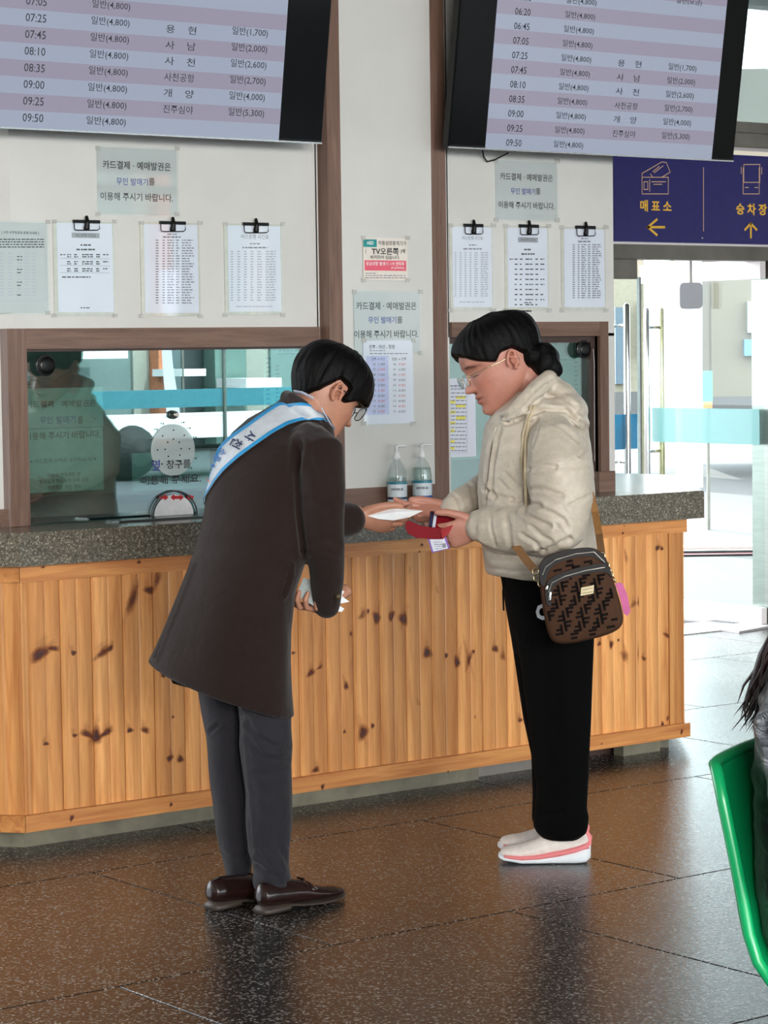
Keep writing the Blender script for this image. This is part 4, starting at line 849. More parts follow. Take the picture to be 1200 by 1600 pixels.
def hmat(fw, up, c):
    fw = fw.normalized(); rt = fw.cross(up).normalized(); u = rt.cross(fw); return Matrix(((rt.x, fw.x, u.x, c.x), (rt.y, fw.y, u.y, c.y), (rt.z, fw.z, u.z, c.z), (0, 0, 0, 1)))
def hair(M, s, line, thick, zlo, seed=0, ridge=.0016):
    mb = MB(); zs = [zlo+(.1165-zlo)*i/70 for i in range(71)]; rs = []
    for z in zs:
        ring = []
        for j in range(120):
            th = 2*math.pi*j/120; a = th if th <= math.pi else 2*math.pi-th; p = headpt(th, z); p0 = p.copy()
            if math.cos(th) > .2:   # flat forehead underneath
                w_, f_, b_ = smoothtab(HT, z); 
            hl = line(math.degrees(a), math.copysign(1, math.pi-th)); t = thick(math.degrees(a), z)
            m = max(0, min(1, (z-hl)/.012)); m = m*m*(3-2*m)
            nrm = Vector((p.x*1.6, p.y, max(0, z-.03)*1.9)).normalized(); rg = ridge*noise.noise(Vector((math.degrees(a)*.16+seed, z*14, seed)))*1.6+ridge*.8*noise.noise(Vector((math.degrees(a)*.5, z*20, 3+seed)))
            ring.append(M @ ((p+nrm*(-.010+(t+rg+.010)*m))*s))
        rs.append(ring)
    mb.rings(rs); return mb
def hand(mb, W, fd, bn, side, curl, s=1., thumb=(38, 10), spread=3, th_down=.25, tcurl=18):
    fd = fd.normalized(); bn = (bn-fd*bn.dot(fd)).normalized(); td = fd.cross(bn)*side
    sec = [(-.04, .024, .019), (0, .027, .019), (.03, .036, .016), (.06, .041, .0145), (.088, .041, .012), (.098, .036, .009)]
    mb.rings([[W+fd*(y*s)+td*(w_*s*math.cos(q))+bn*(t*s*math.sin(q)) for q in [2*math.pi*j/20 for j in range(20)]] for y, w_, t in sec])
    for i in range(4):
        cu = curl[i] if isinstance(curl[0], (tuple, list)) else curl
        b = W+fd*((.088, .092, .089, .080)[i]*s)+td*((.031-.0205*i)*s); a = math.radians(spread*(1.5-i)); d = fd*math.cos(a)+td*math.sin(a); ax = bn.cross(d).normalized()
        pts = [b-d*.02*s, b]; L = (1, 1.1, 1.03, .8)[i]
        for k, ln_ in enumerate((.042, .026, .021)):
            rot = Matrix.Rotation(math.radians(cu[k]), 3, ax); d = rot @ d
            if k == 0 and d.dot(bn) > 0 and cu[0] > 0: ax = -ax; d = Matrix.Rotation(math.radians(2*cu[k]), 3, ax) @ d
            pts.append(pts[-1]+d*ln_*L*s*.5); pts.append(pts[-1]+d*ln_*L*s*.5)
        r = [.0095, .0095, .009, .0092, .0084, .0086, .0076, .0068]; mb.tube(pts, [q*s*(.94 if i == 3 else 1) for q in r], 12)
    a = math.radians(thumb[0]); d = (fd*math.cos(a)+td*math.sin(a)-bn*th_down).normalized(); b = W+fd*.018*s+td*.020*s-bn*.004*s; pts = [b]; ax = d.cross(fd).normalized()
    for k, ln_ in enumerate((.044, .034, .027)):
        pts += [pts[-1]+d*ln_*s*.5, pts[-1]+d*ln_*s]; d = Matrix.Rotation(math.radians(tcurl), 3, ax) @ d
    mb.tube(pts, [q*s for q in (.016, .0145, .012, .0115, .0112, .0105, .0088)], 12)
def colour_attr(me, fn, default=(1, 1, 1)):
    co, _ = getco(me); at = me.color_attributes.new('tint', 'FLOAT_COLOR', 'POINT'); c = np.ones((len(co), 4)); c[:, :3] = fn(co); at.data.foreach_set('color', c.astype('f').ravel())
def skin_mat(name, rgb):
    n = N(name); a = n.new('ShaderNodeVertexColor', layer_name='tint'); v = n.coord(); f = n.noise(v, 40, 5, .6)
    c = n.ramp(f, [(.3, tuple(x*.9 for x in lin(rgb))), (.7, tuple(x*1.06 for x in lin(rgb)))])
    n.set(Base_Color=n.mix(1., c, a.outputs[0], 'MULTIPLY'), Roughness=.48, Subsurface_Weight=.12, Subsurface_Radius=(.01, .004, .002), Subsurface_Scale=1.0, Normal=n.bump(n.noise(v, 260, 3, .6), .08, .001)); return n.m
def face_tint(M, s):
    Mi = np.array(M.inverted())
    def fn(co):
        l = (np.c_[co, np.ones(len(co))]@Mi.T)[:, :3]/s; x, y, z = l.T; ax = np.abs(x); c = np.ones((len(co), 3)); fr = (y > .055) & (ax < .075) & (np.abs(z) < .13)
        def put(wt, col): c[:] = c*(1-wt[:, None])+np.array(col)*wt[:, None]
        g = lambda v, q: np.exp(-(v/q)**2)
        put(fr*.8*np.clip(g(x, .021)*(g(z+.0545, .0055)+g(z+.067, .006))*1.3, 0, 1), (.78, .42, .40))
        put(fr*np.clip(1.6*g(x, .022)*g(z+.0608, .0016), 0, .9), (.2, .08, .07))
        br = z-(.030-.25*(ax-.03)*(ax > .035)*1.2); put(fr*np.clip(1.5*g(ax-.034, .017)*g(br, .0042), 0, .85), (.13, .10, .09))
        ey = z-(.0005+2.2*(ax-.033)**2*3); put(fr*np.clip(1.6*g(ax-.033, .0125)*g(ey, .0019), 0, .95), (.06, .045, .04))
        put(fr*.35*g(ax-.043, .018)*g(z+.028, .018), (1.0, .66, .62)); put(fr*.3*g(x, .014)*g(z+.030, .01), (1.0, .7, .64))
        put((ax > .066)*(np.abs(z) < .05)*(y < .02)*(y > -.06)*.25, (1, .66, .6)); return c
    return fn
HAIRM = N('black_hair'); hv = HAIRM.coord((1, 1, 1)); HAIRM.set(Base_Color=(.0012, .001, .001), Roughness=.5, Specular_IOR_Level=.13, Normal=HAIRM.bump(HAIRM.noise(hv, 130, 3, .7, 2), .5, .003)); HAIRM = HAIRM.m
def raybvh(me): return BVHTree.FromPolygons([v.co.copy() for v in me.vertices], [tuple(p.vertices) for p in me.polygons])
def hit(bv, px, py, off=0):
    d = ray(px, py).normalized(); h = bv.ray_cast(CAM, d)
    return None if h[0] is None else h[0]+h[1]*off
def glasses(M, s, y0, z0, m, parent, rx=.025, rz=.019, tilt=0, wire=.0011):
    e = MB()
    for sd in (-1, 1):
        c = Vector((sd*.033, y0, z0)); pts = []
        for k in range(25):
            q = 2*math.pi*k/24; cc, ss = math.cos(q), math.sin(q); pts.append(M @ ((c+Vector((rx*math.copysign(abs(cc)**.8, cc), -.004*abs(cc)*(1 if cc*sd > 0 else 0), rz*math.copysign(abs(ss)**.8, ss))))*s))
        e.tube(pts, wire*s, 6, None, False)
        e.tube([M @ (Vector(p)*s) for p in ((sd*(.033+rx), y0-.004, z0+.006), (sd*.069, y0-.014, z0+.008), (sd*.0775, .02, z0+.006), (sd*.079, -.008, z0+.006), (sd*.078, -.03, z0-.008))], wire*1.1*s, 6)
    e.tube([M @ (Vector(p)*s) for p in ((-.009, y0, z0+.004), (0, y0+.003, z0+.007), (.009, y0, z0+.004))], wire*s, 6)
    fr = obj('glasses', e, m, parent, True); ln_ = MB()
    for sd in (-1, 1):
        c = Vector((sd*.033, y0, z0)); ln_.rings([[M @ ((c+Vector((rx*.97*math.cos(q)*k_, o, rz*.97*math.sin(q)*k_)))*s) for q in [2*math.pi*k/20 for k in range(20)]] for o, k_ in ((0, 1), (.0012, 1))])
    obj('lens', ln_, glass_mat('spectacle_lens_'+m.name, (.93, .95, .95), .14), fr); return fr
def fabric(name, rgb, rough=.85, scale=500, bump=.25, big=.5, bigs=9, bdist=.012, sheen=.2, stretch=(1, 1, 1), dist=.6):
    n = N(name); v = n.coord(stretch); c = lin(rgb); f = n.noise(v, 40, 5, .65); g = n.noise(v, bigs, 4, .55, dist)
    w1 = n.bump(g, big, bdist); w2 = n.bump(n.noise(v, scale, 2, .6), bump, .0012, w1)
    n.set(Base_Color=n.ramp(f, [(.3, tuple(x*.88 for x in c)), (.7, tuple(x*1.1 for x in c))]), Roughness=rough, Sheen_Weight=sheen, Normal=w2); return n.m
def loft_leg(mb, secs, dep, hbs, n=28, rho=0):
    mb.rings([sil((l, y), (r, y), dep, hb, rho, n) for (y, l, r), hb in zip(secs, hbs)])
# ============================================================ THE MAN
BM = 6.50
def V(px, py, d=0): return PD(px, py, BM+d)
mroot = V(425, 1415, .03); mroot.z = 0
man = None
fwd_m = (RH*.71+FH*.70).normalized(); right_m = fwd_m.cross(UP)
yaw_h = (RH*.86+FH*.51).normalized(); ph = math.radians(37)
hf = yaw_h*math.cos(ph)-UP*math.sin(ph); sH = 1.0
ear = V(527, 613, .16); Mh0 = hmat(hf, UP, Vector((0, 0, 0))); hc = ear-(Mh0 @ (Vector((.078, -.012, -.004))*sH)); MM = hmat(hf, UP, hc)
body = MB(); head_to(body, MM, sH)
body.tube([V(470, 668, .20), MM @ Vector((0, -.035, -.075)), MM @ Vector((0, -.02, -.03))], [.062, .056, .05], 24)
body.tube([V(388, 950, .02), V(410, 850, .08), V(440, 740, .15), V(468, 680, .19)], [.10, .10, .11, .07], 24)
body.tube([V(490, 700, .10), V(500, 710, .0), V(508, 850, -.04), V(513, 940, .02)], [.04, .032, .026, .024], 16)
hand(body, V(526, 930, .095), (-RH*.60-UP*.30-FH*.50), (-UP*.90+FH*.25-RH*.1), -1, [(24, 50, 40), (28, 52, 40), (34, 54, 40), (40, 55, 40)], .92, (30, 10), 2, .5)
body.tube([V(430, 690, .28), V(415, 700, .34), V(470, 835, .46), V(556, 804, .57)], [.04, .038, .032, .027], 16)
hand(body, V(561, 808, .575), (RH*.90-UP*.16+FH*.2), (-UP*.45-FH*.88+RH*.05), -1, [(18, 30, 20), (14, 34, 24), (20, 38, 26), (28, 40, 28)], .98, (34, 10), 2, -.05, 16)
for (x0, y0, d0), (x1, y1, d1), (x2, y2, d2) in (((400, 960, -.03), (418, 1200, -.04), (426, 1398, -.02)), ((368, 955, .08), (356, 1190, .09), (374, 1388, .1))):
    body.tube([V(x0, y0, d0), V(x1, y1, d1), V(x2, y2, d2)], [.05, .036, .030], 18); a = V(x2, y2, d2); a.z = .045; body.tube([a, a+fwd_m*.08-UP*.015], [.026, .016], 12)
me = remesh(body, .0029, 3); colour_attr(me, face_tint(MM, sH))
man = obj('person', me, skin_mat('man_skin', (176, 124, 100)), None, True, mroot)
tag(man, 'person in long dark brown coat with white sash, bending and handing over paper', 'person')
# hair
def ml(a, sd):
    return interp([(0, .022), (48, .016), (62, .002), (74, -.016), (82, -.018), (84, .022), (100, .026), (108, .0), (122, -.03), (150, -.058), (180, -.062)], a)[0]
def mt(a, z):
    top = .018+.003*max(0, min(1, (z-.03)/.06)); fr = .008*max(0, 1-a/55); lo = max(0, min(1, (z+.06)/.05)); return (top+fr)*(.45+.55*lo)
hm = hair(MM, sH, ml, mt, -.075, 1, .0026)
obj('hair', remesh(hm, .0028, 2), HAIRM, man, True)
glasses(MM, sH, .104, .006, mat('dark_frame', (36, 32, 30), .3), man, .024, .021, 0, .0014)
# coat
cm = MB(); rho = -.30
cs = [((436, 626), (512, 650), .19, .060), ((412, 640), (520, 664), .185, .085), ((386, 654), (524, 684), .18, .125), ((360, 676), (524, 706), .16, .15), ((340, 704), (522, 724), .145, .16), ((328, 742), (520, 748), .125, .165), ((318, 790), (512, 790), .10, .165), ((308, 838), (496, 838), .07, .165),
      ((294, 880), (478, 880), .05, .17), ((275, 930), (461, 925), .035, .18), ((256, 978), (456, 980), .03, .19), ((238, 1018), (456, 1030), .03, .20), ((228, 1037), (458, 1082), .03, .205), ((229, 1039), (461, 1115), .03, .205)]
cm.rings([sil(l, r, BM+d, hb, rho, 48) for l, r, d, hb in cs])
sl = MB(); sl.tube([V(484, 688, .06), V(502, 706, .0), V(506, 760, -.03), V(506, 815, -.05), V(508, 860, -.05), V(511, 905, -.01), V(511, 946, .03)], [.052, .060, .056, .052, .050, .044, .036], 24, None)
fsv = [V(440, 690, .26), V(425, 715, .34), V(448, 790, .42), V(480, 828, .47), V(520, 815, .52), V(545, 812, .545)]
sl.tube(fsv, [.06, .062, .058, .056, .052, .051], 24)
cm.v += []; b0 = len(cm.v); cm.v += sl.v; cm.f += [tuple(i+b0 for i in f) for f in sl.f]; cm.mi += sl.mi
# coat collar round the neck
cp = [V(494, 656, .10), V(476, 636, .10), V(456, 622, .155), V(448, 620, .22), V(462, 628, .29), V(492, 650, .31)]
cm.tube(cp, [.014, .018, .019, .019, .018, .014], 12, (UP, 1.0))
me = remesh(cm, .0058, 5)
creases(me, [([(468, 690), (463, 740), (466, 800), (474, 862)], 5, .012), ([(454, 884), (451, 905), (442, 930)], 2.2, .016), ([(296, 882), (280, 925), (262, 975), (240, 1026)], 3.4, .016), ([(480, 850), (505, 842), (530, 850)], 4, .003), ([(486, 872), (512, 862), (536, 872)], 4, .003), ([(484, 780), (505, 792), (531, 786)], 5, .003), ([(520, 928), (520, 948)], 1.6, .004), ([(330, 850), (380, 856), (420, 850)], 12, .002), ([(453, 930), (455, 1020), (457, 1100)], 6, .002),
             ([(455, 640), (480, 655), (497, 664)], 3, .004), ([(470, 700), (490, 730), (500, 780)], 7, .003)])
noise_disp(me, .004, 9, (1, 1, .6), 4)
COAT = fabric('brown_wool_coat', (36, 25, 22), .92, 420, .5, .45, 8, .012, .12, (1, 1, 1))
COAT.node_tree.nodes['Principled BSDF'].inputs['Specular IOR Level'].default_value = .15; coatme = me; coatbv = raybvh(me)
coat = obj('coat', me, COAT, man, True)
mb = MB(); bp_ = hit(coatbv, 527, 931, .003)
if bp_: mb.tube([bp_+UP*.0, bp_+(CAM-bp_).normalized()*.006], .009, 16); obj('cuff_button', mb, mat('horn_button', (74, 62, 44), .25), coat, True)
# inner lining flap peeping out below the hem
mb = MB(); mb.rings([[V(267, 1062, .2+o), V(300, 1070, .2+o), V(312, 1082, .2+o), V(306, 1078, .2+o), V(270, 1068, .2+o)] for o in (0, .01)]); obj('coat_flap', mb, COAT, man)
# shirt collar
mb = MB(); mb.rings([[V(x, y, d), V(x+4, y+5, d), V(x+3, y+8, d-.004), V(x-1, y+3, d-.004)] for x, y, d in ((458, 608, .20), (472, 610, .13), (488, 618, .105), (500, 632, .105), (509, 648, .12), (518, 664, .15))], True)
obj('shirt_collar', remesh(mb, .003, 2), mat('grey_blue_shirt', (172, 176, 192), .7), man, True)
# sash
SASHW = fabric('sash_white', (196, 202, 208), .6, 300, .1, .25, 10, .004, .1); SASHB = mat('sash_blue', (34, 140, 196), .55)
up_ = [(497, 640), (477, 631.5), (458, 630), (436, 632), (412, 648), (389, 665), (364, 682), (344, 700), (334, 722), (327, 745), (321, 766)]
lo_ = [(503, 657), (490, 657), (470, 660), (449, 667), (426, 680), (400, 698), (374, 717), (352, 737), (338, 754), (328, 770), (320, 784)]
def sashgrid(v0, v1, off, n=44):
    rows = []
    def pt(tt, poly):
        q = tt*(len(poly)-1); i = min(int(q), len(poly)-2); f = q-i; return Vector(poly[i]).lerp(Vector(poly[i+1]), f)
    for i in range(n+1):
        a = pt(i/n, up_); b = pt(i/n, lo_); row = []
        for k in range(9):
            v = v0+(v1-v0)*k/8; p = a.lerp(b, v); h = hit(coatbv, p.x, p.y, off)
            if h is None or (h-V(430, 700, .1)).length > .6: q = coatbv.find_nearest(V(p.x, p.y, .12)); h = q[0]+q[1]*off
            row.append(h)
        rows.append(row)
    # carried on round the body where the camera does not see it
    last = rows[-1]; ex = []
    for j in range(1, 9):
        row = []
        for k in range(9):
            t = last[k]+FH*(.05*j)+RH*(.012*j)-UP*(.014*j); q = coatbv.find_nearest(t); row.append(q[0]+q[1]*off)
        ex.append(row)
    first = rows[0]; pre = []
    for j in range(1, 6):
        row = []
        for k in range(9):
            t = first[k]+FH*(.045*j)-UP*(.03*j)+RH*(.012*j); q = coatbv.find_nearest(t); row.append(q[0]+q[1]*off)
        pre.append(row)
    return pre[::-1]+rows+ex
def strip(grid, th, name, m, parent):
    mb = MB(); R_ = len(grid); C_ = len(grid[0]); vs = [p for r in grid for p in r]; fs = []
    for i in range(R_-1):
        for j in range(C_-1): fs.append((i*C_+j, (i+1)*C_+j, (i+1)*C_+j+1, i*C_+j+1))
    mb.add(vs, fs); o = obj(name, mb, m, parent, True); q = o.modifiers.new('s', 'SOLIDIFY'); q.thickness = th; q.offset = 0
    s2 = o.modifiers.new('m', 'SMOOTH'); s2.iterations = 2; s2.factor = .5; return o
sg_ = sashgrid(.0, 1, .006); sash = strip(sg_, .0012, 'sash', SASHW, man)
strip(sashgrid(-.0, .13, .0075), .0012, 'sash_border', SASHB, sash); strip(sashgrid(.86, 1.0, .0075), .0012, 'sash_border', SASHB, sash)
def sashtext(body_, cx, cy, w_, rot, m, bold=.02):
    co, fs, W, H = textdata(body_, bold); k = w_/W; c_, s_ = math.cos(rot), math.sin(rot); vs = []
    for x, y in co:
        u, v = x*k, -y*k; p = hit(coatbv, cx+u*c_-v*s_, cy+u*s_+v*c_, .0095); vs.append(p if p else V(cx, cy, .1))
    obj('lettering', MB().add(vs, fs), m, sash)
SN = mat('sash_navy', (38, 52, 84), .6); SB = mat('sash_letter_blue', (48, 110, 176), .6); SR = mat('sash_letter_red', (196, 72, 60), .6)
for t, cx, cy, w_, m in (('사', 394, 685, 15, SN), ('천', 373, 696, 15, SN), ('소', 352, 709, 10, SB), ('통', 343, 718, 10, SB), ('의', 336, 730, 8, SB), ('길', 328, 752, 7, SR)): sashtext(t, cx, cy, w_, math.radians(118 if cx > 340 else 108), m)
# trousers
TRO = fabric('grey_suit_trousers', (39, 37, 42), .85, 600, .2, .55, 8, .012, .1, (1, 1, .8), 1.2)
TRO.node_tree.nodes['Principled BSDF'].inputs['Specular IOR Level'].default_value = .2; tm_ = MB(); tm_.rings([sil((l, y), (r, y), BM+.02, hb, -.2) for y, l, r, hb in ((880, 330, 440, .13), (960, 320, 448, .15), (1030, 312, 452, .14))])
nl = [(1010, 364, 452), (1090, 370, 456), (1130, 374, 456), (1165, 374, 458), (1195, 378, 455), (1240, 384, 457), (1290, 385, 456), (1330, 388, 453), (1358, 396, 452), (1376, 394, 455), (1388, 397, 450)]
loft_leg(tm_, nl, BM-.04, [.09, .088, .085, .082, .078, .075, .072, .07, .068, .068, .062], 28)
fl_ = [(1000, 312, 404), (1075, 308, 396), (1110, 314, 392), (1148, 322, 389), (1185, 325, 384), (1240, 330, 388), (1300, 337, 390), (1336, 346, 394), (1352, 350, 393), (1372, 354, 392)]
loft_leg(tm_, fl_, BM+.10, [.09, .088, .085, .082, .078, .075, .072, .068, .066, .06], 28)
me = remesh(tm_, .005, 4)
creases(me, [([(372, 1110), (400, 1150), (430, 1168), (455, 1165)], 5, .005), ([(380, 1140), (410, 1185), (450, 1188)], 4, .004), ([(330, 1143), (342, 1132)], 3, .006), ([(372, 1100), (376, 1180), (384, 1260), (392, 1345)], 4, .010), ([(392, 1345), (415, 1362), (450, 1378)], 4, .006), ([(398, 1330), (425, 1355), (436, 1376)], 4, .004), ([(345, 1335), (368, 1342), (388, 1338)], 4, .005), ([(445, 1200), (425, 1212), (400, 1208)], 5, .003), ([(440, 1330), (452, 1352)], 4, .004), ([(390, 1240), (420, 1246), (452, 1236)], 7, .002), ([(376, 1120), (405, 1128), (440, 1112)], 6, .003)])
noise_disp(me, .003, 14, (1, 1, .7), 9)
obj('trousers', me, TRO, man, True)
# loafers
def shoe(parent, heel, dr, L, prof, sole, mu, ms, name, extra=None):
    """prof: (t, half width, top height, bottom height)"""
    dr = dr.normalized(); sd = dr.cross(UP)
    def sec(t, hw, z0, z1, ex=.75, off=0):
        r = []
        for j in range(24):
            q = 2*math.pi*j/24; c_, s_ = math.cos(q), math.sin(q); x = hw*math.copysign(abs(c_)**ex, c_); z = (z0+z1)/2+(z1-z0)/2*math.copysign(abs(s_)**(ex if s_ < 0 else 1), s_)
            k = 1 if s_ < 0 else 1-.28*s_; r.append(heel+dr*(t*L)+sd*(x*k+off)+UP*z)
        return r
    up = MB(); up.rings([sec(t, hw, zb, zt, .8) for t, hw, zt, zb in prof]); a = obj(name, remesh(up, .003, 3), mu, parent, True)
    so = MB(); so.rings([sec(t, hw, z0, z1, .5) for t, hw, z0, z1 in sole]); obj('sole', so, ms, a, True); return a, sec
LEA = mat('brown_leather', (38, 21, 18), .24, 0, .2, 12, .05, 60); LSO = mat('dark_leather_sole', (62, 52, 46), .5)
dsh = Vector((.326, .041, 0)).normalized()
for hx, nm in ((Vector((.035, -1.160, 0)), 0), (Vector((-.035, -1.035, 0)), 1)):
    pr = [(-.012, .010, .060, .034), (0, .020, .072, .028), (.02, .028, .080, .022), (.10, .034, .086, .018), (.25, .036, .082, .014), (.38, .038, .078, .014), (.48, .041, .072, .013), (.60, .045, .056, .012), (.72, .048, .046, .012), (.84, .044, .041, .012), (.93, .034, .036, .014), (.985, .020, .030, .016), (1.0, .008, .024, .018)]
    so = [(-.01, .022, 0, .024), (.03, .032, 0, .024), (.27, .036, 0, .024), (.275, .036, .012, .022), (.45, .037, .004, .016), (.6, .045, .001, .014), (.75, .049, .001, .013), (.88, .043, .003, .015), (.96, .031, .007, .018), (1.01, .013, .011, .019)]
    a, sec = shoe(man, hx, dsh, .292, pr, so, LEA, LSO, 'loafer')
    mb = MB(); p = [v+(v-hx-dsh*.15-UP*.03).normalized()*.0015 for v in sec(.52, .044, .012, .066, .8)[1:12]]; q = [v+(v-hx-dsh*.15-UP*.03).normalized()*.0015 for v in sec(.58, .046, .012, .060, .8)[1:12]]
    mb.rings([p, q], False, False); o = obj('saddle_strap', mb, LEA, a, True); k = o.modifiers.new('s', 'SOLIDIFY'); k.thickness = .003; k.offset = 1
    mb = MB(); tp_ = hx+dsh*(.292*.50)+UP*.072; sdv = dsh.cross(UP); mb.tube([tp_-sdv*.012, tp_, tp_+sdv*.012], .003, 8); obj('tassel_knot', mb, LEA, a, True)
# folded papers
def folded(pts, dep, th, name, m, label, cat='leaflet', group=None, ridge=None):
    """flat folded paper: outline measured in the photograph, real thickness, optional raised fold"""
    e = [PD(x, y, dep+dd) for x, y, dd in pts]; c = sum(e, Vector())/len(e); mb = MB(); n_ = len(e)
    top = [v-FH*th for v in e]; cc = c-FH*th
    if ridge: cc = PD(ridge[0], ridge[1], dep-th-ridge[2])
    mb.add(e+top+[cc, c], [(i, (i+1) % n_, n_+(i+1) % n_, n_+i) for i in range(n_)]+[(n_+i, n_+(i+1) % n_, 2*n_) for i in range(n_)]+[((i+1) % n_, i, 2*n_+1) for i in range(n_)])
    return tag(obj(name, mb, m), label, cat, group)
WP = mat('folded_white_paper', (226, 228, 230), .45, 0, .02)
folded([(574, 806, -.01), (598, 797, 0), (618, 793, 0), (640, 796, .01), (661, 798, .02), (640, 808, .0), (615, 813, -.01), (592, 811, -.01)], 7.075, .006, 'folded_paper', WP, 'pointed white folded paper passing between the hands of the two people', 'paper', None, (618, 800, .014))
GRL = mat('grey_leaflet', (148, 156, 154), .4, 0, .08, 60)
gp_ = 'leaflets fanned in the lowered hand'
for k, (pts, lab) in enumerate(((((463, 930, .0), (474, 903, .0), (484, 905, .0), (500, 948, .0), (492, 948, 0)), 'grey folded leaflet at the outer edge of the stack in the lowered hand'), (((470, 921, .0), (476, 903, .0), (500, 910, 0), (522, 948, .0), (498, 946, 0)), 'grey printed leaflet in the middle of the stack in the lowered hand'),
                    (((500, 925, .0), (532, 921, 0), (538, 924, 0), (532, 934, 0), (510, 946, 0)), 'white leaflet whose short end sticks out past the coat cuff'), (((505, 928, .0), (530, 928, 0), (546, 940, 0), (531, 943, 0), (508, 950, 0)), 'white leaflet with pointed corner jutting out beyond the coat cuff'), (((510, 945, 0), (530, 946, 0), (538, 951, 0), (534, 956, 0), (514, 953, 0)), 'lowest white leaflet end peeping under the fingers of the lowered hand'))):
    folded(list(pts), BM+.012+.006*k, .003, 'leaflet', GRL if k < 2 else WP, lab, 'leaflet', gp_)
#@@PART3
# ============================================================ THE WOMAN
BW = 7.05
def Q(px, py, d=0): return PD(px, py, BW+d)
wroot = Q(862, 1330, .02); wroot.z = 0
wf = (-RH*math.cos(math.radians(13))-FH*math.sin(math.radians(13))).normalized(); pw2 = math.radians(25)
hfw = wf*math.cos(pw2)-UP*math.sin(pw2); upw = (UP+FH*.10).normalized(); sW = 1.16
Mw0 = hmat(hfw, upw, Vector((0, 0, 0))); Mw0 = Mw0 @ Matrix.Diagonal((1, 1, .90, 1)); wc = Q(801, 562, -.055)-(Mw0 @ (Vector((-.078, -.012, -.004))*sW)); MWm = Matrix.Translation(wc) @ Mw0
body = MB(); head_to(body, MWm, sW)
body.tube([Q(838, 690, .03), MWm @ (Vector((0, -.050, -.085))*sW), MWm @ (Vector((0, -.03, -.03))*sW)], [.075, .066, .055], 24)
body.tube([Q(860, 960, .03), Q(850, 850, .03), Q(842, 740, .03), Q(842, 690, .03)], [.08, .09, .10, .07], 24)
body.tube([Q(858, 700, -.08), Q(868, 710, -.16), Q(876, 812, -.2), Q(760, 822, -.10)], [.05, .042, .034, .026], 16)
hand(body, Q(752, 822, -.095), (-RH*.93-UP*.28+FH*.10), (-FH*.90-UP*.25+RH*.1), 1, [(22, 30, 20), (24, 32, 22), (26, 34, 24), (28, 36, 24)], 1.0, (42, 10), 1, .05, 12)
body.tube([Q(840, 700, .12), Q(800, 712, .2), Q(768, 775, .22), Q(716, 795, .13)], [.05, .040, .033, .026], 16)
hand(body, Q(708, 800, .115), (-RH*.95-UP*.03-FH*.15), (FH*.70-UP*.70), -1, [(8, 16, 12), (10, 20, 14), (16, 26, 16), (22, 30, 18)], .98, (24, 10), 3, .1, 10)
for (x0, y0, d0), (x1, y1, d1), (x2, y2, d2) in (((872, 940, -.06), (872, 1110, -.06), (878, 1300, -.05)), ((862, 940, .1), (862, 1110, .1), (866, 1285, .1))):
    body.tube([Q(x0, y0, d0), Q(x1, y1, d1), Q(x2, y2, d2)], [.06, .040, .028], 18); a = Q(x2, y2, d2); a.z = .05; body.tube([a, a-RH*.06-UP*.015], [.024, .014], 12)
me = remesh(body, .0029, 3); colour_attr(me, face_tint(MWm, sW))
wom = obj('person', me, skin_mat('woman_skin', (180, 124, 106)), None, True, wroot)
tag(wom, 'person in cream padded hooded jacket and black trousers, looking down at a red wallet', 'person')
def wl(a, sd): return interp([(0, .060), (28, .050), (42, .036), (56, .022), (66, .012), (76, .004), (86, .022), (100, .020), (112, -.004), (135, -.030), (180, -.040)], a)[0]
def wt(a, z): top = .014+.007*max(0, min(1, (z-.02)/.07)); return top*(.5+.5*max(0, min(1, (z+.05)/.05)))
hm = hair(MWm, sW, wl, wt, -.060, 5, .0024)
hm.ball(Q(828, 556, -.0), (.036, .045, .036), 16)
wh = obj('hair', remesh(hm, .003, 3), HAIRM, wom, True)
mb = MB(); mb.ball(Q(850, 563, .0), (.044, .046, .052), 20); mb.ball(Q(861, 574, -.005), (.030, .034, .034), 16); mb.ball(Q(838, 558, .0), (.036, .036, .036), 16)
me = remesh(mb, .003, 2); noise_disp(me, .007, 42, (1, 1, .5), 3); obj('hair_bun', me, HAIRM, wh, True)
glasses(MWm, sW, .104, .000, GOLD, wom, .023, .016, 0, .0010)
# jacket
JK = fabric('cream_padded_nylon', (188, 177, 161), .5, 300, .06, .40, 15, .010, .1, (1, 1, 1.3), 1.2)
jm = MB()
js = [((800, 612), (880, 606), .02, .060), ((772, 640), (905, 628), .03, .10), ((757, 668), (916, 656), .03, .15), ((751, 700), (922, 690), .03, .175), ((748, 735), (927, 728), .03, .18), ((746, 772), (929, 766), .03, .185), ((748, 806), (929, 800), .03, .185), ((751, 838), (930, 834), .03, .185), ((754, 866), (933, 862), .03, .19), ((758, 890), (934, 888), .03, .19), ((760, 895), (930, 905), .03, .18)]
jm.rings([sil(l, r, BW+d, hb, 0, 48, .9) for l, r, d, hb in js])
jm.tube([Q(858, 672, -.09), Q(866, 692, -.14), Q(872, 735, -.19), Q(878, 780, -.21), Q(874, 818, -.22)], [.058, .078, .092, .086, .078], 28)
jm.tube([Q(874, 818, -.22), Q(850, 828, -.20), Q(812, 828, -.15), Q(782, 825, -.12), Q(758, 822, -.098), Q(751, 822, -.095)], [.078, .074, .066, .060, .056, .048], 28)
jm.tube([Q(838, 690, .14), Q(808, 712, .20), Q(772, 762, .225), Q(742, 780, .18), Q(716, 792, .13), Q(709, 795, .12)], [.07, .068, .062, .055, .050, .042], 24)
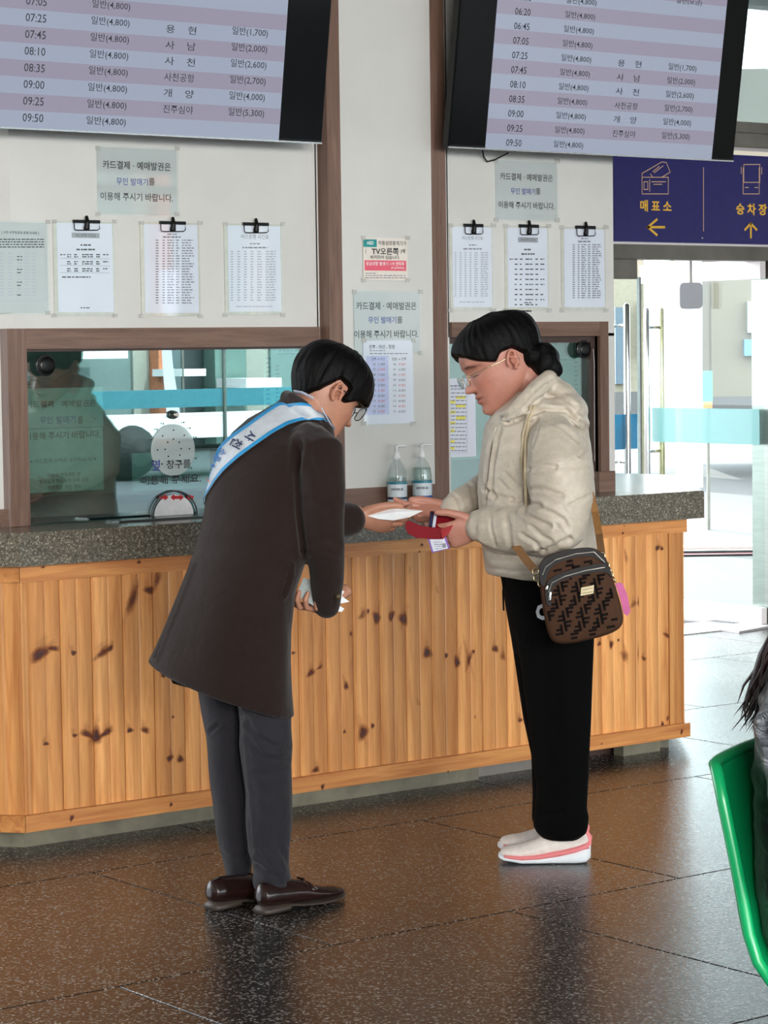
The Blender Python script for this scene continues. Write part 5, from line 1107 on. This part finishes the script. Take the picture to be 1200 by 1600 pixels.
# collar and lying hood
jm.tube([Q(776, 655, -.02), Q(800, 646, -.085), Q(832, 614, -.105), Q(856, 592, -.05), Q(862, 590, .04), Q(845, 604, .12), Q(805, 636, .13), Q(776, 654, .07)], [.018, .022, .026, .026, .026, .026, .022, .018], 14)
hd = MB()
for c, r_ in ((Q(872, 612, .02), (.058, .090, .038)), (Q(888, 634, .01), (.058, .115, .045)), (Q(896, 655, .01), (.044, .13, .036)), (Q(858, 640, -.06), (.07, .06, .03)), (Q(832, 650, -.08), (.055, .045, .022))):
    jm.ball(c, r_, 20, Matrix(((RH.x, FH.x, 0), (RH.y, FH.y, 0), (-.30, 0, 1))))
me = remesh(jm, .0056, 5)
creases(me, [([(868, 588), (846, 600), (815, 632), (790, 652)], 2.6, .006), ([(792, 662), (820, 652), (850, 640), (885, 642), (918, 668)], 3.2, .010), ([(816, 648), (846, 622), (872, 618), (900, 634)], 3, .005),
             ([(838, 655), (826, 690), (822, 740), (824, 785)], 4, .007), ([(828, 785), (818, 800), (835, 812), (858, 822)], 3.4, .009), ([(800, 780), (826, 784), (845, 790)], 3.4, .007), ([(833, 790), (860, 800), (880, 812), (888, 826)], 3.2, .006), ([(826, 733), (850, 728), (868, 730)], 3, .006), ([(868, 730), (905, 728), (928, 726)], 4, .003), ([(826, 764), (850, 764), (878, 775)], 3.4, .006), ([(905, 712), (918, 700)], 2.4, .005), ([(890, 790), (915, 778), (930, 770)], 3, .005),
             ([(754, 792), (775, 796), (790, 790)], 3, .003), ([(745, 850), (770, 866), (810, 870), (850, 862), (890, 842)], 4, .009), ([(790, 800), (794, 830), (800, 858)], 4, .004), ([(766, 798), (768, 830), (775, 852)], 2.2, .0035), ([(815, 835), (836, 848), (850, 862)], 3, .006), ([(830, 822), (846, 838), (862, 845)], 3, .005),
             ([(757, 762), (775, 776), (800, 780)], 3.4, .007), ([(768, 690), (763, 720), (760, 760), (758, 790)], 2.4, .006), ([(783, 668), (772, 720), (768, 760), (773, 780)], 2.2, .006), ([(790, 740), (806, 756), (820, 764)], 2.6, .005), ([(780, 750), (795, 768), (812, 776)], 2.6, .004), ([(800, 722), (806, 738)], 2.4, .003),
             ([(760, 868), (800, 874), (850, 872), (885, 862)], 5, .006), ([(880, 850), (868, 870), (845, 890)], 4, .003), ([(758, 886), (800, 893), (850, 893)], 2.2, .003), ([(700, 765), (716, 780), (722, 800)], 2.2, .004), ([(722, 745), (736, 760), (742, 790)], 3, .005), ([(735, 735), (750, 745), (757, 760)], 3, .004), ([(850, 655), (880, 668), (905, 690)], 3, .0025), ([(843, 665), (835, 690), (832, 700)], 2.4, .004)])
noise_disp(me, .0030, 13, (1, 1, 1.4), 2); noise_disp(me, .0009, 40, (1, 1, 1.2), 8)
jbv = raybvh(me); jk = obj('jacket', me, JK, wom, True)
for pts in ([(829, 634), (826, 650), (818, 680), (815, 720), (818, 755), (822, 772)], [(836, 636), (828, 655), (822, 690), (822, 735), (822, 790)]):
    mb = MB(); pp = [hit(jbv, x, y, .003) for x, y in pts]; pp = [p for p in pp if p]
    if len(pp) > 2: mb.tube(pp, .0042, 8); obj('drawstring', mb, mat('cream_cord', (184, 168, 138), .6), jk, True)
for x, y in ((767, 653), (785, 650), (795, 657)):
    p = hit(jbv, x, y, .0)
    if p: mb = MB(); mb.ball(p, .0045, 10); obj('snap_button', mb, STEEL, jk, True)
mb = MB(); pp = [hit(jbv, x, y, .002) for x, y in ((776, 668), (766, 700), (762, 740), (760, 780))]; pp = [p for p in pp if p]; mb.tube(pp, .003, 6); obj('placket_edge', mb, JK, jk, True)
# trousers
TB = fabric('black_trousers', (2, 2, 2), .95, 400, .2, .4, 8, .01, .0); TB.node_tree.nodes['Principled BSDF'].inputs['Specular IOR Level'].default_value = .12
tm_ = MB(); tm_.rings([sil((l, y), (r, y2), BW+.03, hb) for y, l, r, y2, hb in ((880, 775, 925, 880, .15), (905, 783, 928, 905, .155), (950, 790, 930, 950, .16), (1000, 799, 928, 1000, .16), (1020, 802, 927, 1020, .155))])
nl = [(985, 805, 929), (1060, 816, 926), (1120, 824, 924), (1180, 833, 921), (1230, 838, 919), (1262, 836, 917), (1275, 834, 920), (1290, 833, 919), (1300, 838, 917), (1309, 848, 906)]
loft_leg(tm_, nl, BW-.045, [.10, .095, .09, .085, .082, .08, .082, .08, .075, .06], 30)
fl_ = [(985, 797, 915), (1060, 808, 905), (1120, 817, 900), (1180, 830, 898), (1240, 832, 896), (1280, 831, 893), (1292, 836, 888)]
loft_leg(tm_, fl_, BW+.11, [.10, .095, .09, .085, .08, .08, .07], 30)
me = remesh(tm_, .0052, 4); creases(me, [([(832, 1262), (850, 1275), (880, 1270)], 4, .005), ([(915, 1268), (890, 1290)], 4, .004), ([(860, 1020), (868, 1100), (872, 1200)], 8, .004)]); tbv = raybvh(me)
wt_ = obj('trousers', me, TB, wom, True)
mb = MB(); mb.tube([Q(788, 902, -.09), Q(786, 925, -.10), Q(787, 953, -.10)], .0026, 6); obj('waist_cord', mb, TB, wt_, True)
co, fs, W, H = textdata('C', .05); k = .030/W; vs = []
for x, y in co:
    px = 846+x*k*560; py = 956-y*k*1.35*560; p = hit(tbv, px, py, .002); vs.append(p if p else Q(px, py, -.1))
obj('lettering', MB().add(vs, fs), mat('trouser_letter', (214, 216, 222), .7), wt_)
# trainers
SU = mat('trainer_knit', (226, 214, 206), .7, 0, .05, 60, .3, 300); SP = mat('trainer_pink', (228, 128, 130), .5, 0, .02); SS = mat('trainer_sole', (224, 228, 232), .5, 0, .02)
dwn = Vector((-.19, .12, 0)).normalized(); dwn = (-RH*.985+FH*.10).normalized()
for hp, nm in ((PD(921, 1347, 6.99), 0), (PD(917, 1318, 7.14), 1)):
    hp = Vector((hp.x, hp.y, 0)); L = .252
    pr = [(0.01, .018, .076, .040), (.04, .026, .086, .032), (.12, .031, .082, .026), (.25, .033, .078, .022), (.38, .035, .082, .020), (.50, .040, .078, .016), (.62, .044, .064, .014), (.75, .045, .053, .013), (.87, .042, .048, .016), (.94, .037, .044, .018), (.975, .031, .040, .018), (1.0, .021, .034, .020)]
    so = [(-.015, .020, .014, .050), (.04, .033, .003, .050), (.15, .038, .0, .046), (.35, .038, .0, .034), (.55, .043, .0, .028), (.75, .048, .0, .024), (.88, .043, .005, .026), (.96, .039, .008, .026), (1.0, .031, .013, .027), (1.02, .020, .017, .026)]
    a, sec = shoe(wom, hp, dwn, L, pr, so, SU, SS, 'trainer')
    mb = MB(); st = [(.0, .030, .042, .064), (.06, .0355, .040, .062), (.15, .0395, .032, .055), (.35, .0400, .020, .044), (.55, .0450, .012, .035), (.75, .0498, .010, .030), (.88, .0450, .013, .030), (.95, .0395, .017, .029)]
    mb.rings([sec(t, w_, z0, z1, .45) for t, w_, z0, z1 in st]); obj('pink_stripe', mb, SP, a, True)
    mb = MB(); mb.tube([hp+dwn*.004+UP*.05, hp+dwn*.002+UP*.072, hp+dwn*.010+UP*.088], [.010, .011, .007], 10); obj('heel_tab', mb, SP, a, True)
    for q in range(4):
        t = .46+.05*q; z = .080-.006*q; sdv = dwn.cross(UP); c_ = hp+dwn*(t*L)+UP*(z+.002); mb = MB(); mb.tube([c_-sdv*.018-UP*.004, c_, c_+sdv*.018-UP*.004], .0022, 6); obj('lace', mb, SP if q % 2 else SU, a, True)
# red wallet, card and receipt
RW = spec(mat('red_leather', (118, 10, 24), .6, 0, .06, 40, .1, 300), .15)
wa = empty('wallet', Q(680, 825, -.06), 'open red leather wallet with a card in its slot, held by the woman', 'wallet')
def slab(pts, th, name, m, parent):
    e = [PD(x, y, d) for x, y, d in pts]; n_ = len(e); nn = (e[1]-e[0]).cross(e[2]-e[1]).normalized()
    if nn.dot(CAM-e[0]) < 0: nn = -nn
    f_ = [v+nn*th for v in e]; c = sum(e, Vector())/n_; me = MB().add(e+f_+[c+nn*th, c], [(i, (i+1) % n_, n_+(i+1) % n_, n_+i) for i in range(n_)]+[(n_+i, n_+(i+1) % n_, 2*n_) for i in range(n_)]+[((i+1) % n_, i, 2*n_+1) for i in range(n_)]).mesh()
    bm = bmesh.new(); bm.from_mesh(me); bmesh.ops.recalc_face_normals(bm, faces=bm.faces[:]); bm.to_mesh(me); bm.free(); return obj(name, me, m, parent)
dW = BW-.10
slab([(634, 815, dW), (640, 813, dW), (655, 820, dW), (672, 824, dW), (692, 826, dW), (700, 834, dW), (692, 842, dW), (672, 842, dW), (650, 840, dW), (637, 833, dW), (633, 824, dW)], .009, 'front_cover', RW, wa)
slab([(672, 800, dW+.05), (719, 800, dW+.07), (718, 806, dW+.06), (706, 826, dW+.01), (690, 832, dW), (670, 827, dW)], .004, 'card_panel', RW, wa)
slab([(688, 828, dW-.005), (708, 820, dW+.0), (700, 836, dW-.005), (690, 841, dW-.01)], .006, 'coin_fold', spec(mat('bright_red_lining', (140, 14, 24), .5), .15), wa)
slab([(673, 801, dW+.035), (677, 801, dW+.035), (675, 823, dW-.002), (670, 823, dW-.002)], .004, 'card_edge', mat('dark_blue_card', (40, 40, 72), .4), wa)
slab([(678.5, 803, dW+.035), (683, 803, dW+.035), (680, 824, dW-.002), (675.5, 824, dW-.002)], .006, 'card', mat('pale_card', (196, 200, 212), .35), wa)
rc = empty('receipt', Q(686, 852, -.05), 'small printed ticket with violet border held under the wallet', 'ticket')
slab([(668, 841, dW+.005), (696, 838, dW+.005), (703, 857, dW-.01), (675, 864, dW-.01)], .0012, 'ticket_paper', mat('violet_border_paper', (120, 86, 168), .5), rc)
slab([(671, 842, dW+.003), (694, 840, dW+.003), (700, 857, dW-.0125), (677, 862, dW-.0125)], .0014, 'ticket_face', PAPER, rc)
mb = MB(); rs = random.Random(9); PT = Pl(PD(686, 852, dW-.016), RH, UP)
for r in range(4): bars(PT, mb, 678+r*.8, 690, 847+r*3.4, .0, 1.0, rs=rs)
PT.quad(mb, 692, 849, 697, 856, 0, .0002); obj('small_print', mb, INKG, rc)
# shoulder bag
bag = empty('shoulder_bag', PD(905, 935, 6.70), 'brown monogrammed crossbody bag hanging at the hip of the person in cream', 'bag')
BD = 6.70; PBg = Pl(PD(905, 935, BD-.045), RH, UP)
def outl(pts, sm=3):
    p = [Vector(q) for q in pts]
    for _ in range(sm):
        n_ = []
        for i in range(len(p)): a, b = p[i], p[(i+1) % len(p)]; n_ += [a*.75+b*.25, a*.25+b*.75]
        p = n_
    return p
BO = outl([(841, 893), (846, 872), (872, 862), (908, 855), (932, 856), (948, 872), (958, 905), (972, 950), (975, 975), (958, 990), (905, 1004), (868, 1008), (855, 990), (846, 940)], 2)
def bagrings(out, profile):
    cx = sum(p.x for p in out)/len(out); cy = sum(p.y for p in out)/len(out); rs = []
    for off, sc in profile:
        PL = Pl(PD(905, 935, BD)-FH*off, RH, UP); rs.append([PL.P(cx+(p.x-cx)*sc, cy+(p.y-cy)*sc) for p in out][::-1])
    return MB().rings(rs)
MONO = spec(fabric('brown_canvas', (70, 47, 34), .8, 500, .2, .25, 8, .006, .0), .12); BLEA = spec(mat('black_brown_leather', (18, 12, 12), .5, 0, .1, 40, .1, 200), .25)
bb = bagrings(BO, [(-.05, .86), (-.046, .95), (-.03, 1), (.028, 1), (.042, .965), (.046, .92), (.047, .5)]); obj('bag_body', bb, MONO, bag, True)
# leather top gusset and two zips
UPO = outl([(842, 892), (847, 873), (872, 863), (908, 856), (931, 857), (946, 872), (950, 884), (925, 868), (900, 870), (868, 880), (856, 893), (852, 915), (845, 915)], 2)
mb = MB()
for s_ in (-1,):
    PLa = Pl(PD(905, 935, BD)-FH*.0475, RH, UP)
    mb.rings([[PLa.P(p.x, p.y, o) for p in UPO][::-1] for o in (0, .003)])
obj('top_leather', mb, BLEA, bag)
ARC = outl([(851, 922), (856, 905), (880, 893), (915, 884), (944, 878), (952, 886), (958, 905), (948, 892), (920, 895), (890, 902), (866, 912), (860, 932), (862, 948), (854, 946)], 2)
mb = MB(); mb.rings([[PLa.P(p.x, p.y, o) for p in ARC][::-1] for o in (.001, .006)]); obj('pocket_leather', mb, BLEA, bag)
mb = MB(); mb.tube([PLa.P(x, y, .006) for x, y in ((848, 898), (852, 886), (868, 874), (900, 865), (928, 862), (944, 878))], .0022, 6); obj('zip', mb, STEEL, bag, True)
mb = MB(); mb.tube([PLa.P(x, y, .009) for x, y in ((857, 925), (862, 910), (882, 900), (915, 891), (944, 886))], .002, 6); obj('zip', mb, STEEL, bag, True)
# monogram: rows of interlocking block letters woven dark on brown
DKM = spec(mat('dark_monogram', (18, 12, 11), .8), .1); mb = MB(); ang = math.radians(-11); ca, sa = math.cos(ang), math.sin(ang)
FQ = [(-4, -6, -1.2, 6), (-4, 3.2, 5, 6), (-4, -1.4, 3, 1.4)]
from mathutils.geometry import intersect_point_tri_2d
def inside(p, poly):
    c = False; j = len(poly)-1
    for i in range(len(poly)):
        if (poly[i].y > p[1]) != (poly[j].y > p[1]) and p[0] < (poly[j].x-poly[i].x)*(p[1]-poly[i].y)/(poly[j].y-poly[i].y)+poly[i].x: c = not c
        j = i
    return c
cxb, cyb = 908, 932; BI = [Vector((cxb+(p.x-cxb)*.93, cyb+(p.y-cyb)*.94)) for p in BO]
for r in range(-6, 8):
    for c_ in range(-7, 8):
        for v_ in (0, 1):
            ox = c_*29+v_*14.5+(r % 2)*7; oy = r*20.5+(v_*4)
            for (x0, y0, x1, y1) in FQ:
                x0, x1, y0, y1 = x0*1.45, x1*1.45, y0*1.35, y1*1.35; q = [(x0, -y0), (x1, -y0), (x1, -y1), (x0, -y1)]
                if v_: q = [(-x, -y) for x, y in q]
                pp = [(cxb+(ox+x)*ca-(oy+y)*sa*-1*-1, cyb+(ox+x)*sa+(oy+y)*ca) for x, y in q]
                if all(inside(p, BI) and not inside(p, UPO) and not inside(p, ARC) for p in pp):
                    w3 = [PLa.P(x, y, .0005) for x, y in pp]
                    if (w3[1]-w3[0]).cross(w3[2]-w3[1]).dot(PLa.n) < 0: w3.reverse()
                    mb.add(w3, [(0, 1, 2, 3)])
o = obj('monogram', mb, DKM, bag); o['kind'] = 'stuff'
mb = MB(); vs = [PLa.P(x, y, .004) for x, y in ((907, 931), (927, 927), (928, 914), (908, 918))]+[PLa.P(x, y, .0) for x, y in ((907, 931), (927, 927), (928, 914), (908, 918))]; mb.add(vs, [(0, 1, 2, 3), (4, 7, 6, 5), (0, 4, 5, 1), (1, 5, 6, 2), (2, 6, 7, 3), (3, 7, 4, 0)]); obj('metal_plate', mb, mat('aged_brass', (150, 138, 112), .35, .8), bag)
mb = MB(); PLa.line(mb, [(909, 927), (926, 924)], .0012, .0046); PLa.line(mb, [(910, 921.5), (926, 918.5)], .0012, .0046); obj('plate_engraving', mb, BLEA, bag)
for (x, y, l) in ((860, 925, 12), (855, 915, 5)):
    mb = MB(); mb.tube([PLa.P(x, y, .010), PLa.P(x-1, y+l, .010)], [.003, .0042], 8); obj('zip_pull', mb, CHROME, bag, True)
def ring3(c, r, wd, m, nm, nrm=FH):
    a = nrm.orthogonal().normalized(); b = nrm.cross(a); mb = MB(); mb.tube([c+a*(r*math.cos(q))+b*(r*math.sin(q)) for q in [2*math.pi*k_/16 for k_ in range(17)]], wd, 6, None, False); return obj(nm, mb, m, bag, True)
for x, y in ((837, 893), (839, 903), (846, 912)): ring3(PD(x, y, BD-.02), .009, .0022, GOLD, 'clasp_ring', (FH+RH*.4).normalized())
for k_, (x, y) in enumerate(((941, 868), (944, 876), (948, 883), (951, 891), (954, 898), (957, 906), (960, 913))): ring3(PD(x, y, BD-.01), .008, .002, GOLD, 'chain_link', (FH+RH*(1.2 if k_ % 2 else -.5)).normalized())
STR = mat('tan_strap', (142, 100, 56), .55, 0, .08, 60, .15, 300)
mb = MB(); pp = []
for x, y in ((800, 846), (812, 862), (824, 878), (836, 893)): h = hit(jbv, x, y, .004); pp.append(h if h and y < 886 else PD(x, y, BD+.02))
pp = [PD(798, 842, 6.93)]+[PD(x, y, d) for x, y, d in ((806, 853, 6.84), (820, 872, 6.77), (836, 892, 6.69))]
def ribbon(pp, wv, th, nm, m, par):
    rs = []
    for i, p in enumerate(pp):
        t = (pp[min(i+1, len(pp)-1)]-pp[max(i-1, 0)]).normalized(); u = t.cross(CAM-p).normalized(); v = t.cross(u); rs.append([p+u*wv/2+v*th, p-u*wv/2+v*th, p-u*wv/2-v*th, p+u*wv/2-v*th])
    return obj(nm, MB().rings(rs), m, par)
ribbon(pp, .022, .0012, 'strap', STR, bag)
ribbon([PD(922, 770, 6.98), PD(930, 800, 6.95), PD(936, 835, 6.88), PD(939, 858, 6.75), PD(940, 868, BD-.005)], .020, .0012, 'strap', STR, bag)
mb = MB(); P9 = [(961, 912), (968, 910), (973, 912), (980, 930), (985, 955), (980, 962), (974, 958), (970, 938)]; PLt = Pl(PD(970, 935, BD-.03), RH, UP)
mb.rings([[PLt.P(x, y, o) for x, y in P9][::-1] for o in (0, .006)]); obj('pink_tag', mb, mat('pink_leather', (186, 72, 132), .45), bag)
# ============================================================ GREEN CHAIR AND SITTER
CB = 3.93; CA = math.radians(36); cf_ = (RH*math.cos(CA)-FH*math.sin(CA)).normalized(); cs_ = (FH*math.cos(CA)+RH*math.sin(CA)).normalized()
c0 = PD(1105, 1198, CB); zt_ = c0.z
GRN = mat('green_plastic', (8, 150, 88), .28, 0, .04, 4)
ch = empty('seat_shell', Vector((c0.x, c0.y, 0)), 'green moulded plastic waiting chair at the right edge, mostly out of frame', 'chair')
side = [(-.0, 0), (.008, -.05), (.026, -.13), (.040, -.20), (.050, -.265), (.066, -.305), (.10, -.335), (.16, -.345), (.25, -.335), (.34, -.325), (.40, -.33), (.43, -.355)]
mb = MB(); grid = []
for i, (u, z) in enumerate(side):
    row = []; t = i/(len(side)-1)
    for j in range(17):
        q = j/16; w_ = .44*(1-.04*math.sin(t*3.1)); bow = math.sin(q*math.pi); dish = .018*bow**.6
        y = (q-.5)*w_+.22; e_ = min(q, 1-q)*16
        if i <= 5: p = Vector((c0.x, c0.y, 0))+cf_*(u-dish*.8+.018*(e_ < 1))+cs_*y+UP*(zt_+z+(.012*bow if i == 0 else 0))
        else: p = Vector((c0.x, c0.y, 0))+cf_*u+cs_*y+UP*(zt_+z-dish*.7)
        row.append(p)
    grid.append(row)
# smooth the profile by subdividing later; rolled outer lip
mb.add([p for r in grid for p in r], [(i*17+j, (i+1)*17+j, (i+1)*17+j+1, i*17+j+1) for i in range(len(side)-1) for j in range(16)])
o = obj('shell', mb, GRN, ch, True); k_ = o.modifiers.new('s', 'SOLIDIFY'); k_.thickness = .014; k_.offset = 0; k_ = o.modifiers.new('b', 'SUBSURF'); k_.levels = 2; k_.render_levels = 2
edge = [r[0] for r in grid[::-1]]+[p for p in grid[0][1:-1]]+[r[-1] for r in grid]
mb = MB(); mb.tube([e_+Vector((0, 0, -.002)) for e_ in edge], .011, 10); o = obj('rolled_lip', mb, GRN, ch, True); k_ = o.modifiers.new('m', 'SMOOTH'); k_.iterations = 3
mb = MB(); c_ = Vector((c0.x, c0.y, 0))+cs_*.22; mb.tube([c_+cf_*.2-cs_*.5+UP*(zt_-.395), c_+cf_*.2+cs_*1.2+UP*(zt_-.395)], .022, 12); obj('beam', mb, BLACKM, ch, True)
for s_ in (.0, .9):
    mb = MB(); b = c_+cf_*.2+cs_*s_; mb.tube([b+UP*(zt_-.395), b+UP*.03], .02, 12); mb.tube([b-cf_*.22+UP*.02, b+UP*.04, b+cf_*.22+UP*.02], .018, 10); obj('leg', mb, BLACKM, ch, True)
mb = MB(); mb.tube([PD(1188, 1508, 4.0), PD(1196, 1514, 4.0)], .010, 10); mb.tube([c_+cf_*.12-cs_*.15+UP*(zt_-.385), c_+cf_*.12-cs_*.15+UP*(zt_-.352)], .012, 10); obj('mounting_bolt', mb, BLACKM, ch, True)
sp = Vector((c0.x, c0.y, 0))+cs_*.20+cf_*.0; ZS = zt_-.33
def Z(f, s_, z): return sp+cf_*f+cs_*s_+UP*(ZS+z)
sb = MB(); M3 = hmat((cf_+UP*-.1).normalized(), UP, Z(.20, 0, .70)); head_to(sb, M3, 1.02)
sb.tube([Z(.17, 0, .03), Z(.15, 0, .25), Z(.16, 0, .45), Z(.18, 0, .60)], [.07, .07, .07, .045], 20)
for s_ in (-1, 1):
    sb.tube([Z(.18, s_*.09, .05), Z(.55, s_*.10, .07), Z(.56, s_*.10, -.33)], [.045, .035, .03], 14); sb.tube([Z(.56, s_*.1, -.36), Z(.70, s_*.1, -.385)], [.035, .026], 10)
    sb.tube([Z(.16, s_*.12, .46), Z(.16, s_*.19, .42), Z(.20, s_*.22, .20), Z(.40, s_*.12, .17)], [.045, .04, .032, .025], 12); hand(sb, Z(.40, s_*.12, .17), cf_-cs_*s_*.3, UP*1, 1 if s_ < 0 else -1, (20, 25, 15), .95)
me = remesh(sb, .004, 3); colour_attr(me, face_tint(M3, 1.02)); pr_ = obj('person', me, skin_mat('sitter_skin', (180, 128, 106)), None, True, sp+cf_*.2)
tag(pr_, 'person with long dark hair and dark jacket seated in the green chair', 'person')
jb_ = MB(); jb_.tube([Z(.155, 0, .03), Z(.135, 0, .15), Z(.125, 0, .30), Z(.13, 0, .42), Z(.165, 0, .55)], [.125, .125, .12, .115, .075], 30, (cs_, 1.45))
for s_ in (-1, 1): jb_.tube([Z(.15, s_*.13, .45), Z(.16, s_*.20, .41), Z(.20, s_*.23, .20), Z(.38, s_*.13, .17)], [.07, .068, .06, .045], 18)
me = remesh(jb_, .007, 4); noise_disp(me, .006, 16, (1, 1, 2), 5); obj('jacket', me, fabric('dark_quilted_jacket', (30, 31, 36), .35, 300, .1, .7, 14, .012, .1, (1, 1, 2), 1), pr_, True)
tb_ = MB()
for s_ in (-1, 1): tb_.tube([Z(.16, s_*.09, .07), Z(.55, s_*.10, .075), Z(.57, s_*.10, -.02), Z(.56, s_*.10, -.34)], [.085, .075, .068, .052], 18); shb = MB(); shb.tube([Z(.53, s_*.1, -.385), Z(.62, s_*.1, -.39), Z(.72, s_*.1, -.395)], [.044, .045, .035], 14, (cs_, 1.0)); obj('shoe', shb, BLACKM, pr_, True)
obj('trousers', remesh(tb_, .007, 4), fabric('dark_trousers', (30, 30, 36), .85), pr_, True)
hh = hair(M3, 1.02, lambda a, s_: interp([(0, .06), (40, .04), (60, -.02), (80, -.06), (180, -.09)], a)[0], lambda a, z: .02, -.10, 9)
rh = random.Random(4)
DHM = N('dark_brown_hair'); DHM.set(Base_Color=lin((30, 14, 13)), Roughness=.4); DHM = DHM.m
hh2 = obj('hair', hh, DHM, pr_, True)
mb = MB()
for k_ in range(420):
    s_ = rh.uniform(-.10, .10); f_ = rh.uniform(.0, .05); top_ = Z(.115+f_*.5, s_*.75, .66+rh.uniform(-.03, .03)); mid_ = Z(.045+f_+rh.uniform(-.02, .01), s_, .50); end = Z(.030+f_*.7+rh.uniform(-.03, .015), s_*1.05, .42-rh.uniform(-.03, .02)); tip = end+UP*-.03-cf_*rh.uniform(-.005, .028)
    mb.tube([top_, mid_, end, tip], [.005, .0042, .0022, .0004], 4)
o = obj('long_hair_strands', mb, DHM, hh2, True); o['kind'] = 'stuff'
